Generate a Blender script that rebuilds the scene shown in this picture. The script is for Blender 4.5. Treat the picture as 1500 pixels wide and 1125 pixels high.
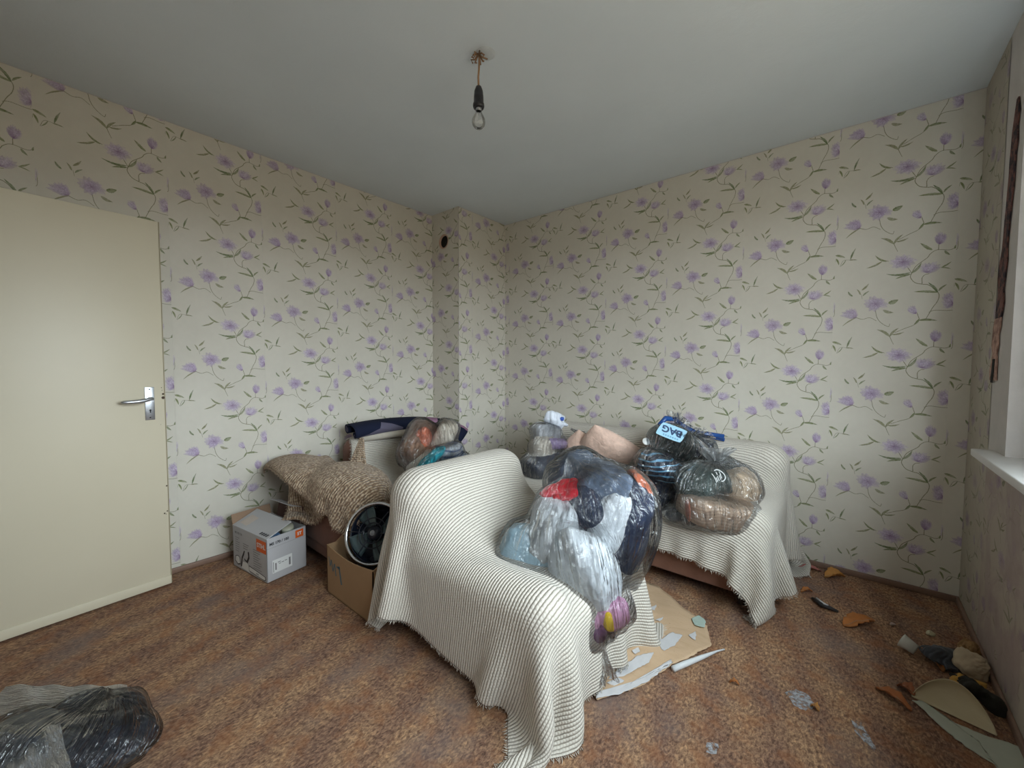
import bpy, bmesh, math, random
import numpy as np
from mathutils import Vector, Matrix, Euler
from mathutils.bvhtree import BVHTree

# ------------------------------------------------------------------ clean
for o in list(bpy.data.objects): bpy.data.objects.remove(o)
S = bpy.context.scene
COL = S.collection
RNG = np.random.RandomState(7)
random.seed(7)

# ------------------------------------------------------------------ camera
cam_d = bpy.data.cameras.new('camera'); cam = bpy.data.objects.new('camera', cam_d); COL.objects.link(cam)
cam_d.sensor_width = 36; cam_d.lens = 597.44/1500*36; cam_d.clip_start = .02
cam.location = (3.0251, -3.0829, 1.2285)
yaw, pitch, roll = math.radians(-39.8716), math.radians(-2.6728), math.radians(.1811)
cam.matrix_world = Matrix.Translation(cam.location) @ Matrix.Rotation(-yaw, 4, 'Z') @ Matrix.Rotation(math.pi/2+pitch, 4, 'X') @ Matrix.Rotation(roll, 4, 'Z')
S.camera = cam

# ------------------------------------------------------------------ world, light, exposure
W = bpy.data.worlds.new('overcast'); S.world = W; W.use_nodes = True
nt = W.node_tree; nt.nodes.clear()
tc = nt.nodes.new('ShaderNodeTexCoord'); sp = nt.nodes.new('ShaderNodeSeparateXYZ'); cr = nt.nodes.new('ShaderNodeValToRGB')
bg = nt.nodes.new('ShaderNodeBackground'); ow = nt.nodes.new('ShaderNodeOutputWorld')
nt.links.new(tc.outputs['Generated'], sp.inputs[0]); nt.links.new(sp.outputs['Z'], cr.inputs[0])
cr.color_ramp.elements[0].position = 0.0; cr.color_ramp.elements[0].color = (.13, .105, .075, 1)   # ground and facades below the horizon
cr.color_ramp.elements[1].position = .6; cr.color_ramp.elements[1].color = (.84, .92, 1, 1)
e = cr.color_ramp.elements.new(0.06); e.color = (.86, .91, 1, 1)
nt.links.new(cr.outputs[0], bg.inputs[0]); bg.inputs[1].default_value = 7.0
nt.links.new(bg.outputs[0], ow.inputs[0])
pl = bpy.data.lights.new('window_portal', 'AREA'); pl.shape = 'RECTANGLE'; pl.size = 1.75; pl.size_y = 1.5
pl.cycles.is_portal = True
po = bpy.data.objects.new('window_portal', pl); COL.objects.link(po)
po.location = (3.77, -2.085, 1.64); po.rotation_euler = (0, math.pi/2, 0)
po.rotation_euler = Matrix(((0,0,1),(1,0,0),(0,1,0))).to_euler()
S.view_settings.view_transform = 'Standard'; S.view_settings.look = 'None'
S.view_settings.gamma = 1; S.view_settings.use_curve_mapping = False
S.view_settings.exposure = 1.32

# ------------------------------------------------------------------ helpers
def tag(o, label=None, cat=None, group=None, kind=None):
    if label: o['label'] = label
    if cat: o['category'] = cat
    if group: o['group'] = group
    if kind: o['kind'] = kind
    return o
def link(name, me, mat=None, parent=None, smooth=True):
    if mat is not None and not me.materials: me.materials.append(mat)
    if smooth:
        me.polygons.foreach_set('use_smooth', [True]*len(me.polygons))
    o = bpy.data.objects.new(name, me); COL.objects.link(o)
    if parent: o.parent = parent
    return o
def empty(name, loc=(0,0,0)):
    o = bpy.data.objects.new(name, None); COL.objects.link(o); o.empty_display_size = .05
    o['_loc'] = 0; del o['_loc']
    return o
def pydata(name, v, f, mat=None, parent=None, smooth=False, uv=None):
    me = bpy.data.meshes.new(name); me.from_pydata([tuple(map(float, p)) for p in v], [], f)
    if uv is not None:
        l = me.uv_layers.new(name='UVMap')
        idx = np.zeros(len(me.loops), np.int32); me.loops.foreach_get('vertex_index', idx)
        l.data.foreach_set('uv', np.asarray(uv, np.float32)[idx].ravel())
    me.update()
    return link(name, me, mat, parent, smooth)
def grid(name, P, UV=None, mat=None, parent=None, wrap=False, smooth=True):
    n, m = P.shape[:2]
    i, j = np.meshgrid(np.arange(n-1), np.arange(m if wrap else m-1), indexing='ij')
    j2 = (j+1) % m
    F = np.stack([i*m+j, (i+1)*m+j, (i+1)*m+j2, i*m+j2], -1).reshape(-1, 4).tolist()
    return pydata(name, P.reshape(-1, 3), F, mat, parent, smooth, None if UV is None else UV.reshape(-1, 2))
def box(name, lo, hi, mat, parent=None, bev=.0, seg=2, smooth=None, rot=None):
    bm = bmesh.new(); bmesh.ops.create_cube(bm, size=1)
    lo, hi = Vector(lo), Vector(hi)
    for v in bm.verts: v.co = Vector([(lo[k]+hi[k])/2 + v.co[k]*(hi[k]-lo[k]) for k in range(3)])
    if bev: bmesh.ops.bevel(bm, geom=bm.edges[:], offset=bev, segments=seg, affect='EDGES', profile=.5)
    if rot:
        c = (lo+hi)/2; bmesh.ops.rotate(bm, cent=c, matrix=Euler(rot).to_matrix(), verts=bm.verts)
    me = bpy.data.meshes.new(name); bm.to_mesh(me); bm.free()
    return link(name, me, mat, parent, bool(bev) and seg > 1 if smooth is None else smooth)
def tube(name, pts, r, mat, parent=None, n=10, closed=False):
    pts = np.array(pts, float); k = len(pts); rr = np.full(k, r) if np.isscalar(r) else np.array(r)
    T = np.gradient(pts, axis=0)
    if closed: T = np.roll(pts, -1, 0)-np.roll(pts, 1, 0)
    T /= np.linalg.norm(T, axis=1)[:, None]+1e-9
    up = np.array([0, 0, 1.]) if abs(T[:, 2]).mean() < .8 else np.array([1., 0, 0])
    A = np.cross(T, up); A /= np.linalg.norm(A, axis=1)[:, None]+1e-9; B = np.cross(T, A)
    a = np.linspace(0, 2*np.pi, n, endpoint=False)
    P = pts[:, None]+rr[:, None, None]*(A[:, None]*np.cos(a)[None, :, None]+B[:, None]*np.sin(a)[None, :, None])
    if closed: P = np.concatenate([P, P[:1]], 0)
    V = P.reshape(-1, 3).tolist(); F = []
    K = P.shape[0]
    for i in range(K-1):
        for j in range(n): F.append([i*n+j, (i+1)*n+j, (i+1)*n+(j+1) % n, i*n+(j+1) % n])
    if not closed: F += [list(range(n))[::1], [ (K-1)*n+q for q in range(n)][::-1]]
    return pydata(name, V, F, mat, parent, True)
def lathe(name, prof, loc, mat, parent=None, n=24, axis=None):
    prof = np.array(prof, float); a = np.linspace(0, 2*np.pi, n, endpoint=False)
    P = np.stack([prof[:, None, 0]*np.cos(a), prof[:, None, 0]*np.sin(a), np.repeat(prof[:, 1:2], n, 1)], -1)
    if axis is not None:
        q = Vector((0, 0, 1)).rotation_difference(Vector(axis)).to_matrix(); P = P @ np.array(q).T
    return grid(name, P+np.array(loc), None, mat, parent, wrap=True)

class NT:
    def __init__(s, name):
        s.m = bpy.data.materials.new(name); s.m.use_nodes = True; s.t = s.m.node_tree; s.t.nodes.clear()
        s.o = s.t.nodes.new('ShaderNodeOutputMaterial')
    def n(s, typ, **kw):
        d = s.t.nodes.new('ShaderNode'+typ)
        for k, v in kw.items():
            if k.startswith('i_'):
                key = k[2:]; key = int(key) if key.isdigit() else key
                s.put(d.inputs[key], v)
            else: setattr(d, k, v)
        return d
    def put(s, sock, v):
        if isinstance(v, bpy.types.NodeSocket): s.t.links.new(v, sock)
        elif isinstance(v, bpy.types.Node): s.t.links.new(v.outputs[0], sock)
        else:
            if hasattr(sock.default_value, '__len__') and not hasattr(v, '__len__'): v = (v,)*len(sock.default_value)
            if hasattr(sock.default_value, '__len__') and len(v) == 3 and len(sock.default_value) == 4: v = (*v, 1)
            sock.default_value = v
    def math(s, op, a, b=0.0, c=0.0):
        d = s.n('Math', operation=op); s.put(d.inputs[0], a); s.put(d.inputs[1], b); s.put(d.inputs[2], c); return d.outputs[0]
    def mix(s, f, a, b, typ='MIX'):
        d = s.n('Mix', data_type='RGBA', blend_type=typ); s.put(d.inputs[0], f); s.put(d.inputs[6], a); s.put(d.inputs[7], b); return d.outputs[2]
    def ramp(s, f, stops):
        d = s.n('ValToRGB'); r = d.color_ramp; s.put(d.inputs[0], f)
        while len(r.elements) < len(stops): r.elements.new(.5)
        for e, (p, c) in zip(r.elements, stops): e.position = p; e.color = (*c, 1) if hasattr(c, '__len__') else (c, c, c, 1)
        return d.outputs[0]
    def noise(s, scale, vec=None, detail=4, rough=.55, dist=0.0):
        d = s.n('TexNoise'); s.put(d.inputs['Scale'], scale); s.put(d.inputs['Detail'], detail); s.put(d.inputs['Roughness'], rough); s.put(d.inputs['Distortion'], dist)
        if vec is not None: s.put(d.inputs['Vector'], vec)
        return d.outputs[0]
    def bump(s, h, strength=.3, dist=.01, nrm=None):
        d = s.n('Bump'); s.put(d.inputs['Strength'], strength); s.put(d.inputs['Distance'], dist); s.put(d.inputs['Height'], h)
        if nrm is not None: s.put(d.inputs['Normal'], nrm)
        return d.outputs[0]
    def obj(s): return s.n('TexCoord').outputs['Object']
    def uv(s): return s.n('TexCoord').outputs['UV']
    def scale(s, vec, sc, rot=(0,0,0)):
        d = s.n('Mapping'); s.put(d.inputs['Vector'], vec); d.inputs['Scale'].default_value = sc; d.inputs['Rotation'].default_value = rot; return d.outputs[0]
    def out(s, sh): s.t.links.new(sh if isinstance(sh, bpy.types.NodeSocket) else sh.outputs[0], s.o.inputs[0]); return s.m
    def bsdf(s, col, rough=.6, nrm=None, **kw):
        d = s.n('BsdfPrincipled'); s.put(d.inputs['Base Color'], col); s.put(d.inputs['Roughness'], rough)
        if nrm is not None: s.put(d.inputs['Normal'], nrm)
        for k, v in kw.items(): s.put(d.inputs[k.replace('_', ' ')], v)
        return s.out(d)

def plain(name, col, rough=.6, var=.12, sc=18, bump=.15, metal=0.0, spec=.5, bd=.004):
    t = NT(name); v = t.obj(); n = t.noise(sc, v)
    c = t.mix(n, [x*(1-var) for x in col], [min(1, x*(1+var)) for x in col])
    return t.bsdf(c, rough, t.bump(t.noise(sc*6, v), bump, bd), Metallic=metal, Specular_IOR_Level=spec)
def fabric(name, col, fold=.5, sc=14, var=.12, weave=500, sheen=.15):
    t = NT(name); v = t.obj(); w = t.noise(sc, v, 3, .5, 1.2); n2 = t.noise(weave, v, 2)
    c = t.mix(t.noise(sc*1.7, v), [x*(1-var) for x in col], [min(1, x*(1+var)) for x in col])
    b = t.bump(n2, .25, .001, t.bump(w, fold, .02))
    return t.bsdf(c, .9, b, Specular_IOR_Level=.2, Sheen_Weight=sheen)

# ------------------------------------------------------------------ wallpaper print (painted into a tile from strokes)
TW, TH = .493, .505
NX, NY = 900, 922
def paint_tile():
    L = {}
    yy, xx = np.mgrid[0:NY, 0:NX]
    U = xx/NX*TW; V = yy/NY*TH
    img = np.empty((NY, NX, 3)); img[:] = (.680, .642, .558)
    rs = np.random.RandomState(3)
    def vnoise(n, seed):
        r = np.random.RandomState(seed).rand(n, n)
        x = U/TW*n; y = V/TH*n; x0 = np.floor(x).astype(int) % n; y0 = np.floor(y).astype(int) % n
        fx = x-np.floor(x); fy = y-np.floor(y); fx = fx*fx*(3-2*fx); fy = fy*fy*(3-2*fy)
        x1 = (x0+1) % n; y1 = (y0+1) % n
        return (r[y0, x0]*(1-fx)+r[y0, x1]*fx)*(1-fy)+(r[y1, x0]*(1-fx)+r[y1, x1]*fx)*fy
    N1, N2, N3 = vnoise(12, 1), vnoise(60, 2), vnoise(170, 3)
    img *= (.97+.06*(vnoise(6, 9)*.6+vnoise(25, 10)*.4))[..., None]
    def wrapd(a, p): return (a+p/2) % p-p/2
    def blend(mask, col):
        nonlocal img
        img = img*(1-mask[..., None])+np.array(col)*mask[..., None]
    def sub(cx, cy, r):
        # region indices (wrapped) around a point
        ix = (np.arange(int((cx-r)/TW*NX), int((cx+r)/TW*NX)+1)) % NX; iy = (np.arange(int((cy-r)/TH*NY), int((cy+r)/TH*NY)+1)) % NY
        return np.ix_(iy, ix)
    def stroke(pts, w0, w1, col, a=.8):
        pts = np.array(pts)
        # smooth with catmull-rom
        q = [pts[0]]
        P = np.vstack([2*pts[0]-pts[1], pts, 2*pts[-1]-pts[-2]])
        for i in range(1, len(P)-2):
            for t in np.linspace(0, 1, 9)[1:]:
                q.append(.5*((2*P[i])+(-P[i-1]+P[i+1])*t+(2*P[i-1]-5*P[i]+4*P[i+1]-P[i+2])*t*t+(-P[i-1]+3*P[i]-3*P[i+1]+P[i+2])*t**3))
        q = np.array(q)
        for k in range(len(q)-1):
            w = w0+(w1-w0)*k/(len(q)-1)
            seg(q[k], q[k+1], w, w, col, a)
    def seg(a0, b0, wa, wb, col, al, leaf=False):
        a0 = np.array(a0, float); b0 = np.array(b0, float); c = (a0+b0)/2; L_ = np.linalg.norm(b0-a0)+1e-6; r = L_/2+(wa*2.2 if leaf else max(wa, wb))+.003
        ij = sub(c[0], c[1], r)
        dx = wrapd(U[ij]-a0[0], TW); dy = wrapd(V[ij]-a0[1], TH); d = (b0-a0)/L_
        s = dx*d[0]+dy*d[1]; t = -dx*d[1]+dy*d[0]; k = np.clip(s/L_, 0, 1)
        if leaf:
            w = wa*np.sin(np.pi*np.clip(k, 0, 1)**.75)**.8*(1+.35*(N3[ij]-.5)); t2 = t-.12*L_*np.sin(np.pi*k)*wb
            dist = np.where((s < 0) | (s > L_), 1, np.abs(t2)-w)
            m = np.clip(.5-dist/.0009, 0, 1)*al*(.72+.5*(N2[ij]-.2))
            m = np.clip(m, 0, 1)
            vein = np.exp(-(t2/.0006)**2)*.35*m+(t2 > 0)*.22*m
            cc = np.array(col)
            img[ij] = img[ij]*(1-m[..., None])+(cc*(.8+.45*N3[ij][..., None]))*m[..., None]
            img[ij] *= (1-vein[..., None]*.6)
        else:
            w = wa+(wb-wa)*k; dd = np.hypot(s-k*L_, t)-w*(.7+.6*N3[ij])
            m = np.clip(.5-dd/.0009, 0, 1)*al
            img[ij] = img[ij]*(1-m[..., None])+np.array(col)*m[..., None]
    GR = [(.17, .21, .075), (.22, .25, .10), (.15, .20, .08), (.25, .25, .12)]
    ST = (.21, .20, .11)
    def leaf(a, b, w, curve=1):
        seg(a, b, w, curve*rs.uniform(.2, .8), GR[rs.randint(4)], .93, True)
    def flower(c, rx, ry, n, tone=0, base=None, spread=360, a0=0):
        c = np.array(c); rx *= 1.12; ry *= 1.12
        for layer in range(3):
            for k in range(n):
                ang = math.radians(a0+spread*(k+rs.uniform(-.3, .3)+layer*.33)/n)
                ln = (1.12-.22*layer)*rs.uniform(.75, 1.08)
                tip = c+np.array([math.cos(ang)*rx, math.sin(ang)*ry])*ln
                st = (base if base is not None else c)+np.array([rs.uniform(-.1, .1)*rx, rs.uniform(-.1, .1)*ry])
                cols = [(.56, .47, .61), (.46, .36, .53), (.62, .54, .64), (.39, .29, .45), (.51, .41, .57)]
                w = .30*max(rx, ry)*(1-.2*layer)
                seg(st, tip, w, rs.uniform(-.6, .6), cols[rs.randint(5)], .5 if layer == 0 else .45, True)
        b = base if base is not None else c
        for k in range(26):
            ang = rs.uniform(0, 6.28); l = rs.uniform(.2, .75)
            if base is not None: ang = math.radians(a0)+math.radians(spread)*rs.rand()
            seg(b, b+np.array([math.cos(ang)*rx, math.sin(ang)*ry])*l, .0007, .0003, (.27, .17, .30), .6)
    A = np.array
    for pts, w in [
        ([A([0.2537,0.4068]), A([0.2614,0.3844]), A([0.2706,0.3619])], .0011),
        ([A([0.3309,0.2380]), A([0.3270,0.2150]), A([0.3438,0.1858]), A([0.3736,0.1724]), A([0.4006,0.1637]), A([0.4371,0.1186]), A([0.4361,0.0806]), A([0.4175,0.0434]), A([0.4011,0.0030]), A([0.3905,-0.0159]), A([0.3636,-0.0196]), A([0.3484,-0.0426]), A([0.3119,-0.0597]), A([0.2749,-0.0795])], .0014),
        ([A([0.3309,0.2369]), A([0.3480,0.2728]), A([0.3874,0.3081]), A([0.4000,0.3284]), A([0.4258,0.3442]), A([0.4690,0.3361]), A([0.4907,0.3440])], .0013),
        ([A([0.3735,0.1751]), A([0.3726,0.2055]), A([0.3833,0.2210]), A([0.3987,0.2250])], .0013),
        ([A([0.4049,0.0221]), A([0.4267,0.0305]), A([0.4787,0.0255]), A([0.4975,0.0344]), A([0.4970,0.0932])], .0011),
        ([A([0.3677,-0.0069]), A([0.3577,0.0268])], .0012), ([A([0.1889,0.0483]), A([0.1975,0.0074]), A([0.2155,-0.0221]), A([0.2452,-0.0447]), A([0.2525,-0.0300])], .0012),
        ([A([0.1067,0.0136]), A([0.1351,0.0026]), A([0.1651,0.0097]), A([0.1955,-0.0099])], .0012), ([A([0.4293,0.3437]), A([0.4292,0.3734])], .0012),
        ([A([0.2349,0.3142]), A([0.2055,0.3277])], .0011), ([A([0.0227,0.3169]), A([0.0378,0.3480]), A([0.0692,0.3474])], .0008), ([A([0.3016,0.2928]), A([0.3309,0.2369])], .0014),
        ([A([0.1294,0.1185]), A([0.1251,0.1452])], .0007)]:
        stroke(pts, w*1.15, w*.85, ST, .9)
    flower(A([0.2943,0.3019]), .047, .036, 12); flower(A([0.1869,0.0860]), .044, .037, 12)
    flower(A([0.3977,0.2579]), .036, .026, 9, base=A([0.3897,0.2313]), spread=170, a0=-5)
    flower(A([0.4772,0.0729]), .024, .040, 8, base=A([0.4925,0.0614]), spread=190, a0=80)
    flower(A([0.3391,0.0387]), .020, .022, 7, base=A([0.3556,0.0185]), spread=120, a0=70)
    flower(A([0.0749,0.0386]), .034, .028, 9, base=A([0.1041,0.0137]), spread=150, a0=60)
    flower(A([0.4327,0.3998]), .022, .030, 8, base=A([0.4327,0.3729]), spread=150, a0=15)
    for a, b, w in [((0.2538,0.4051),(0.1973,0.4469),0.0055), ((0.2538,0.4051),(0.2900,0.4503),0.0045), ((0.2629,0.4151),(0.3124,0.4276),0.0035), ((0.4061,0.3466),(0.3590,0.3909),0.0055), ((0.4520,0.3355),(0.4732,0.3100),0.004), ((0.4929,0.3835),(0.5382,0.3642),0.005), ((0.4955,0.3646),(0.5106,0.3246),0.0035), ((0.4880,0.3391),(0.4936,0.3595),0.003), ((0.2277,0.3138),(0.1778,0.3550),0.004), ((0.2083,0.3171),(0.1414,0.2886),0.004), ((0.3262,0.2401),(0.2273,0.2456),0.0042), ((0.3265,0.2318),(0.2664,0.2137),0.0042), ((0.3309,0.2358),(0.3678,0.2895),0.005), ((0.4348,0.1231),(0.3421,0.1360),0.005), ((0.4348,0.1231),(0.3971,0.1787),0.0045), ((0.4367,0.1295),(0.4668,0.1607),0.0035), ((0.4417,0.2491),(0.4794,0.2752),0.003), ((0.4417,0.2491),(0.4785,0.2379),0.0022), ((0.3658,-0.0180),(0.4380,-0.0240),0.005), ((0.3506,-0.0398),(0.3700,-0.0070),0.004), ((0.2425,0.0830),(0.2829,0.0995),0.009), ((0.2208,0.0480),(0.2660,0.0306),0.006), ((0.0692,0.3492),(0.0918,0.4111),0.0035), ((0.0640,0.3468),(0.1003,0.3421),0.0025), ((0.0493,0.3509),(0.0238,0.3150),0.002), ((0.1255,0.1674),(0.1558,0.2024),0.004), ((0.1211,0.1425),(0.1038,0.1761),0.003), ((0.1315,0.1348),(0.1594,0.1603),0.003), ((0.0863,0.1371),(0.0646,0.1683),0.004), ((0.1092,0.0164),(0.0436,-0.0323),0.0028)]:
        leaf(a, b, w*1.25, rs.choice([-1, 1]))
    return np.clip(img, 0, 1)
tile = paint_tile()
img = bpy.data.images.new('wallpaper_print', NX, NY)
def srgb(x): return np.where(x <= .0031308, x*12.92, 1.055*np.power(np.maximum(x, 1e-6), 1/2.4)-.055)
buf = np.ones((NY, NX, 4), np.float32); buf[..., :3] = srgb(tile)
img.pixels.foreach_set(buf.ravel()); img.update(); img.pack()

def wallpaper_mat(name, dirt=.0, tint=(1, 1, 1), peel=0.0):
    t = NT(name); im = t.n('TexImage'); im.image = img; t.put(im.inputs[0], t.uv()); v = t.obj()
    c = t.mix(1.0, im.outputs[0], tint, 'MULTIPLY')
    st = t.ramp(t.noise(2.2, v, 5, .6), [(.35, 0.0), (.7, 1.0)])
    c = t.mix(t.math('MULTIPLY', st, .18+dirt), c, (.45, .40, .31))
    if peel:
        m = t.ramp(t.noise(5, v, 6, .65, .6), [(.5-.05, 0.0), (.5+.05, 1.0)])
        m2 = t.mix(t.noise(14, v, 5), (.42, .32, .28), (.62, .50, .46))
        c = t.mix(t.math('MULTIPLY', m, peel), c, t.mix(1.0, m2, (.7, .7, .7), 'MULTIPLY'))
    b = t.bump(t.noise(350, v, 3), .12, .001, t.bump(t.noise(5, v, 3), .25, .012))
    return t.bsdf(c, .62, b, Specular_IOR_Level=.35)
M_WP = wallpaper_mat('wallpaper')
M_WPD = wallpaper_mat('wallpaper_worn_shaded', .40, (.66, .645, .60), .30); M_WPD2 = wallpaper_mat('wallpaper_peeled', .40, (.62, .56, .53), .85)  # worn paper also tinted darker: the window wall's missing direct light painted in
t = NT('ceiling_paint'); v = t.obj()
c = t.mix(t.ramp(t.noise(1.3, v, 4), [(.3, 0.), (.7, 1.)]), (.68, .74, .78), (.74, .80, .84))
M_CEIL = t.bsdf(c, .85, t.bump(t.noise(4, v, 5), .3, .02, t.bump(t.noise(120, v), .2, .002)))
M_PLAS = plain('plaster', (.50, .44, .40), .9, .3, 6, .5)
M_WHITE = plain('white_paint', (.80, .80, .78), .4, .05, 8, .1)
M_DIRTY = plain('grey_plaster', (.56, .52, .49), .8, .15, 9, .3)
M_SKIRT = plain('brown_varnish', (.23, .14, .10), .5, .3, 14, .2)
# floor covering: rust brown mottled needlefelt with darker stripes
t = NT('carpet'); v = t.obj()
vs = t.scale(v, (1, 1, 1), (0, 0, math.radians(-17)))
sx = t.n('SeparateXYZ', i_0=vs).outputs[0]
wob = t.math('MULTIPLY', t.noise(2.5, v, 3), .10)
stripe = t.math('SINE', t.math('MULTIPLY', t.math('ADD', sx, wob), 2*math.pi/.17))
stripe = t.math('ADD', t.math('MULTIPLY', stripe, .12), t.math('MULTIPLY', t.noise(3.2, v, 6, .7), 1.1))
base = t.ramp(stripe, [(.10, (.160, .100, .085)), (.46, (.225, .142, .105)), (.66, (.300, .195, .130)), (.95, (.36, .245, .165))])
fl = t.noise(105, t.scale(v, (1, .55, 1), (0, 0, math.radians(-17))), 5, .75, .4)
mott = t.ramp(fl, [(.36, (.42, .36, .34)), (.47, (.88, .76, .68)), (.54, (1.22, 1.14, 1.02)), (.68, (2.2, 1.95, 1.5))])
c = t.mix(1.0, base, mott, 'MULTIPLY')
red = t.ramp(t.noise(11, v, 5, .65), [(.50, 0.0), (.62, 1.0)])
c = t.mix(t.math('MULTIPLY', red, .5), c, (.30, .125, .055))
gr = t.ramp(t.noise(3.1, t.scale(v, (1, 1, 1), (0, 0, 1.)), 5, .6), [(.52, 0.0), (.70, 1.0)])
c = t.mix(t.math('MULTIPLY', gr, .55), c, (.20, .16, .15))
M_CARPET = t.bsdf(c, .93, t.bump(fl, .5, .006), Specular_IOR_Level=.25)

# ------------------------------------------------------------------ room shell
RX, RY, RH = 3.487, -3.50, 2.60
CXA, CYB = .356, -.620
GY1 = -1.22   # the glazing starts here; an added solid panel blocks light from the rest of the niche
WY0, WY1, WZ0, WZ1 = -2.95, -.66, .88, 2.40   # window opening
def struct(o): return tag(o, kind='structure')
T_ = .18
struct(box('floor', (-T_, RY-1.2, -.1), (RX+.3, T_, 0), M_CARPET))
struct(box('ceiling', (-T_, RY-T_, RH), (RX+.3, T_, RH+.15), M_CEIL))
wl = struct(box('wall_left', (-T_, RY-T_, 0), (0, T_, RH), M_DIRTY))
wr = struct(box('wall_back', (-.0, 0, 0), (RX, T_, RH), M_DIRTY))
# chimney breast in the corner, with the stove-pipe hole
ch = struct(box('wall_chimney', (0, CYB+.02, 0), (CXA, 0, RH), M_DIRTY))
# window wall with opening
bm = bmesh.new()
def addbox(bm, lo, hi):
    r = bmesh.ops.create_cube(bm, size=1)['verts']
    for v in r: v.co = Vector([(lo[k]+hi[k])/2+v.co[k]*(hi[k]-lo[k]) for k in range(3)])
addbox(bm, (RX, RY-T_, 0), (RX+.3, WY0, RH)); addbox(bm, (RX, WY1, 0), (RX+.3, T_, RH))
addbox(bm, (RX, WY0, 0), (RX+.3, WY1, WZ0-.03)); addbox(bm, (RX, WY0, WZ1), (RX+.3, WY1, RH))
me = bpy.data.meshes.new('wall_right'); bm.to_mesh(me); bm.free(); ww = struct(link('wall_right', me, M_DIRTY, smooth=False))
# front wall (behind the camera) with the doorway
bm = bmesh.new()
addbox(bm, (1.10, RY-T_, 0), (RX, RY, RH)); addbox(bm, (0, RY-T_, 0), (.17, RY, RH)); addbox(bm, (.17, RY-T_, 2.02), (1.10, RY, RH))
me = bpy.data.meshes.new('wall_front'); bm.to_mesh(me); bm.free(); wf = struct(link('wall_front', me, M_DIRTY, smooth=False))
bm = bmesh.new()
addbox(bm, (-.1, RY-1.2, 0), (-.02, RY-T_, 2.4)); addbox(bm, (1.3, RY-1.2, 0), (1.38, RY-T_, 2.4)); addbox(bm, (-.1, RY-1.28, 0), (1.38, RY-1.2, 2.4)); addbox(bm, (-.1, RY-1.28, 2.4), (1.38, RY-T_, 2.48))
me = bpy.data.meshes.new('wall_hallway'); bm.to_mesh(me); bm.free(); struct(link('wall_hallway', me, M_DIRTY, smooth=False))
fr = struct(box('trim_1', (.10, RY, 0), (.17, RY+.015, 2.08), M_WHITE, bev=.003)); box('door_casing', (1.10, RY, 0), (1.17, RY+.015, 2.08), M_WHITE, fr, .003); box('door_casing', (.10, RY, 2.02), (1.17, RY+.015, 2.09), M_WHITE, fr, .003)

def strip(parent, axis, c0, c1, s0, s1, Az, plane, mat, z0=.032, z1=RH-.004, sign=1, hole=None, ph=0.):
    """one pasted length of wallpaper: a sheet 1.5 mm proud of the wall. axis 'x' runs along x, 'y' along y; s0,s1 full strip span, c0,c1 visible span"""
    n = 14; m = 40
    a = np.linspace(c0, c1, n); z = np.linspace(z0, z1, m)
    Aa, Z = np.meshgrid(a, z, indexing='ij')
    rsn = np.random.RandomState(int(abs(s0)*1000)+3)
    off = .0016+.0006*np.sin(Z*7+s0*9)*np.sin((Aa-s0)*14)
    # slightly lifted seam edges
    off += .0012*np.exp(-((Aa-s0)/.012)**2)
    if axis == 'x': P = np.stack([Aa, np.full_like(Aa, plane)-off, Z], -1)
    else: P = np.stack([np.full_like(Aa, plane)+off*sign, Aa, Z], -1)
    UVs = np.stack([(Aa-s0)/(s1-s0), (Z-Az+.2)/TH+ph], -1)
    if axis == 'x' or sign < 0: pass
    o = grid('wallpaper_strip', P, UVs, mat, parent)
    return o
# v origin: tile v coordinate of the big flower is VA
VA = 0.3019
def V0(Az): return Az-VA*1.0+.2   # so that uv v==VA/TH at z==Az
E_R = [(-.085, .41, 2.10), (.41, .925, 2.396), (.925, 1.447, 2.372), (1.447, 1.94, 2.478), (1.94, 2.44, 2.076), (2.44, 2.925, 2.207), (2.925, 3.41, 2.299), (3.41, 3.905, 2.1)]
for s0, s1, Az in E_R: strip(wr, 'x', max(s0, CXA+.001), min(s1, RX-.001), s0, s1, V0(Az), 0, M_WP)
for s0, s1, Az in [(-1.057, -.56, 2.087), (-1.54, -1.057, 2.435), (-2.045, -1.54, 2.318), (-2.525, -2.045, 2.481), (-3.016, -2.525, 2.35), (-3.51, -3.016, 2.2)]:
    strip(wl, 'y', max(s0, RY+.001), min(s1, CYB-.001), s0, s1, V0(Az), 0, M_WP)
strip(ch, 'y', CYB, -.458, -.95, -.458, V0(2.1), CXA, M_WP, z0=0); strip(ch, 'y', -.458, -.001, -.458, .04, V0(2.259), CXA, M_WP, z0=0)
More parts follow.
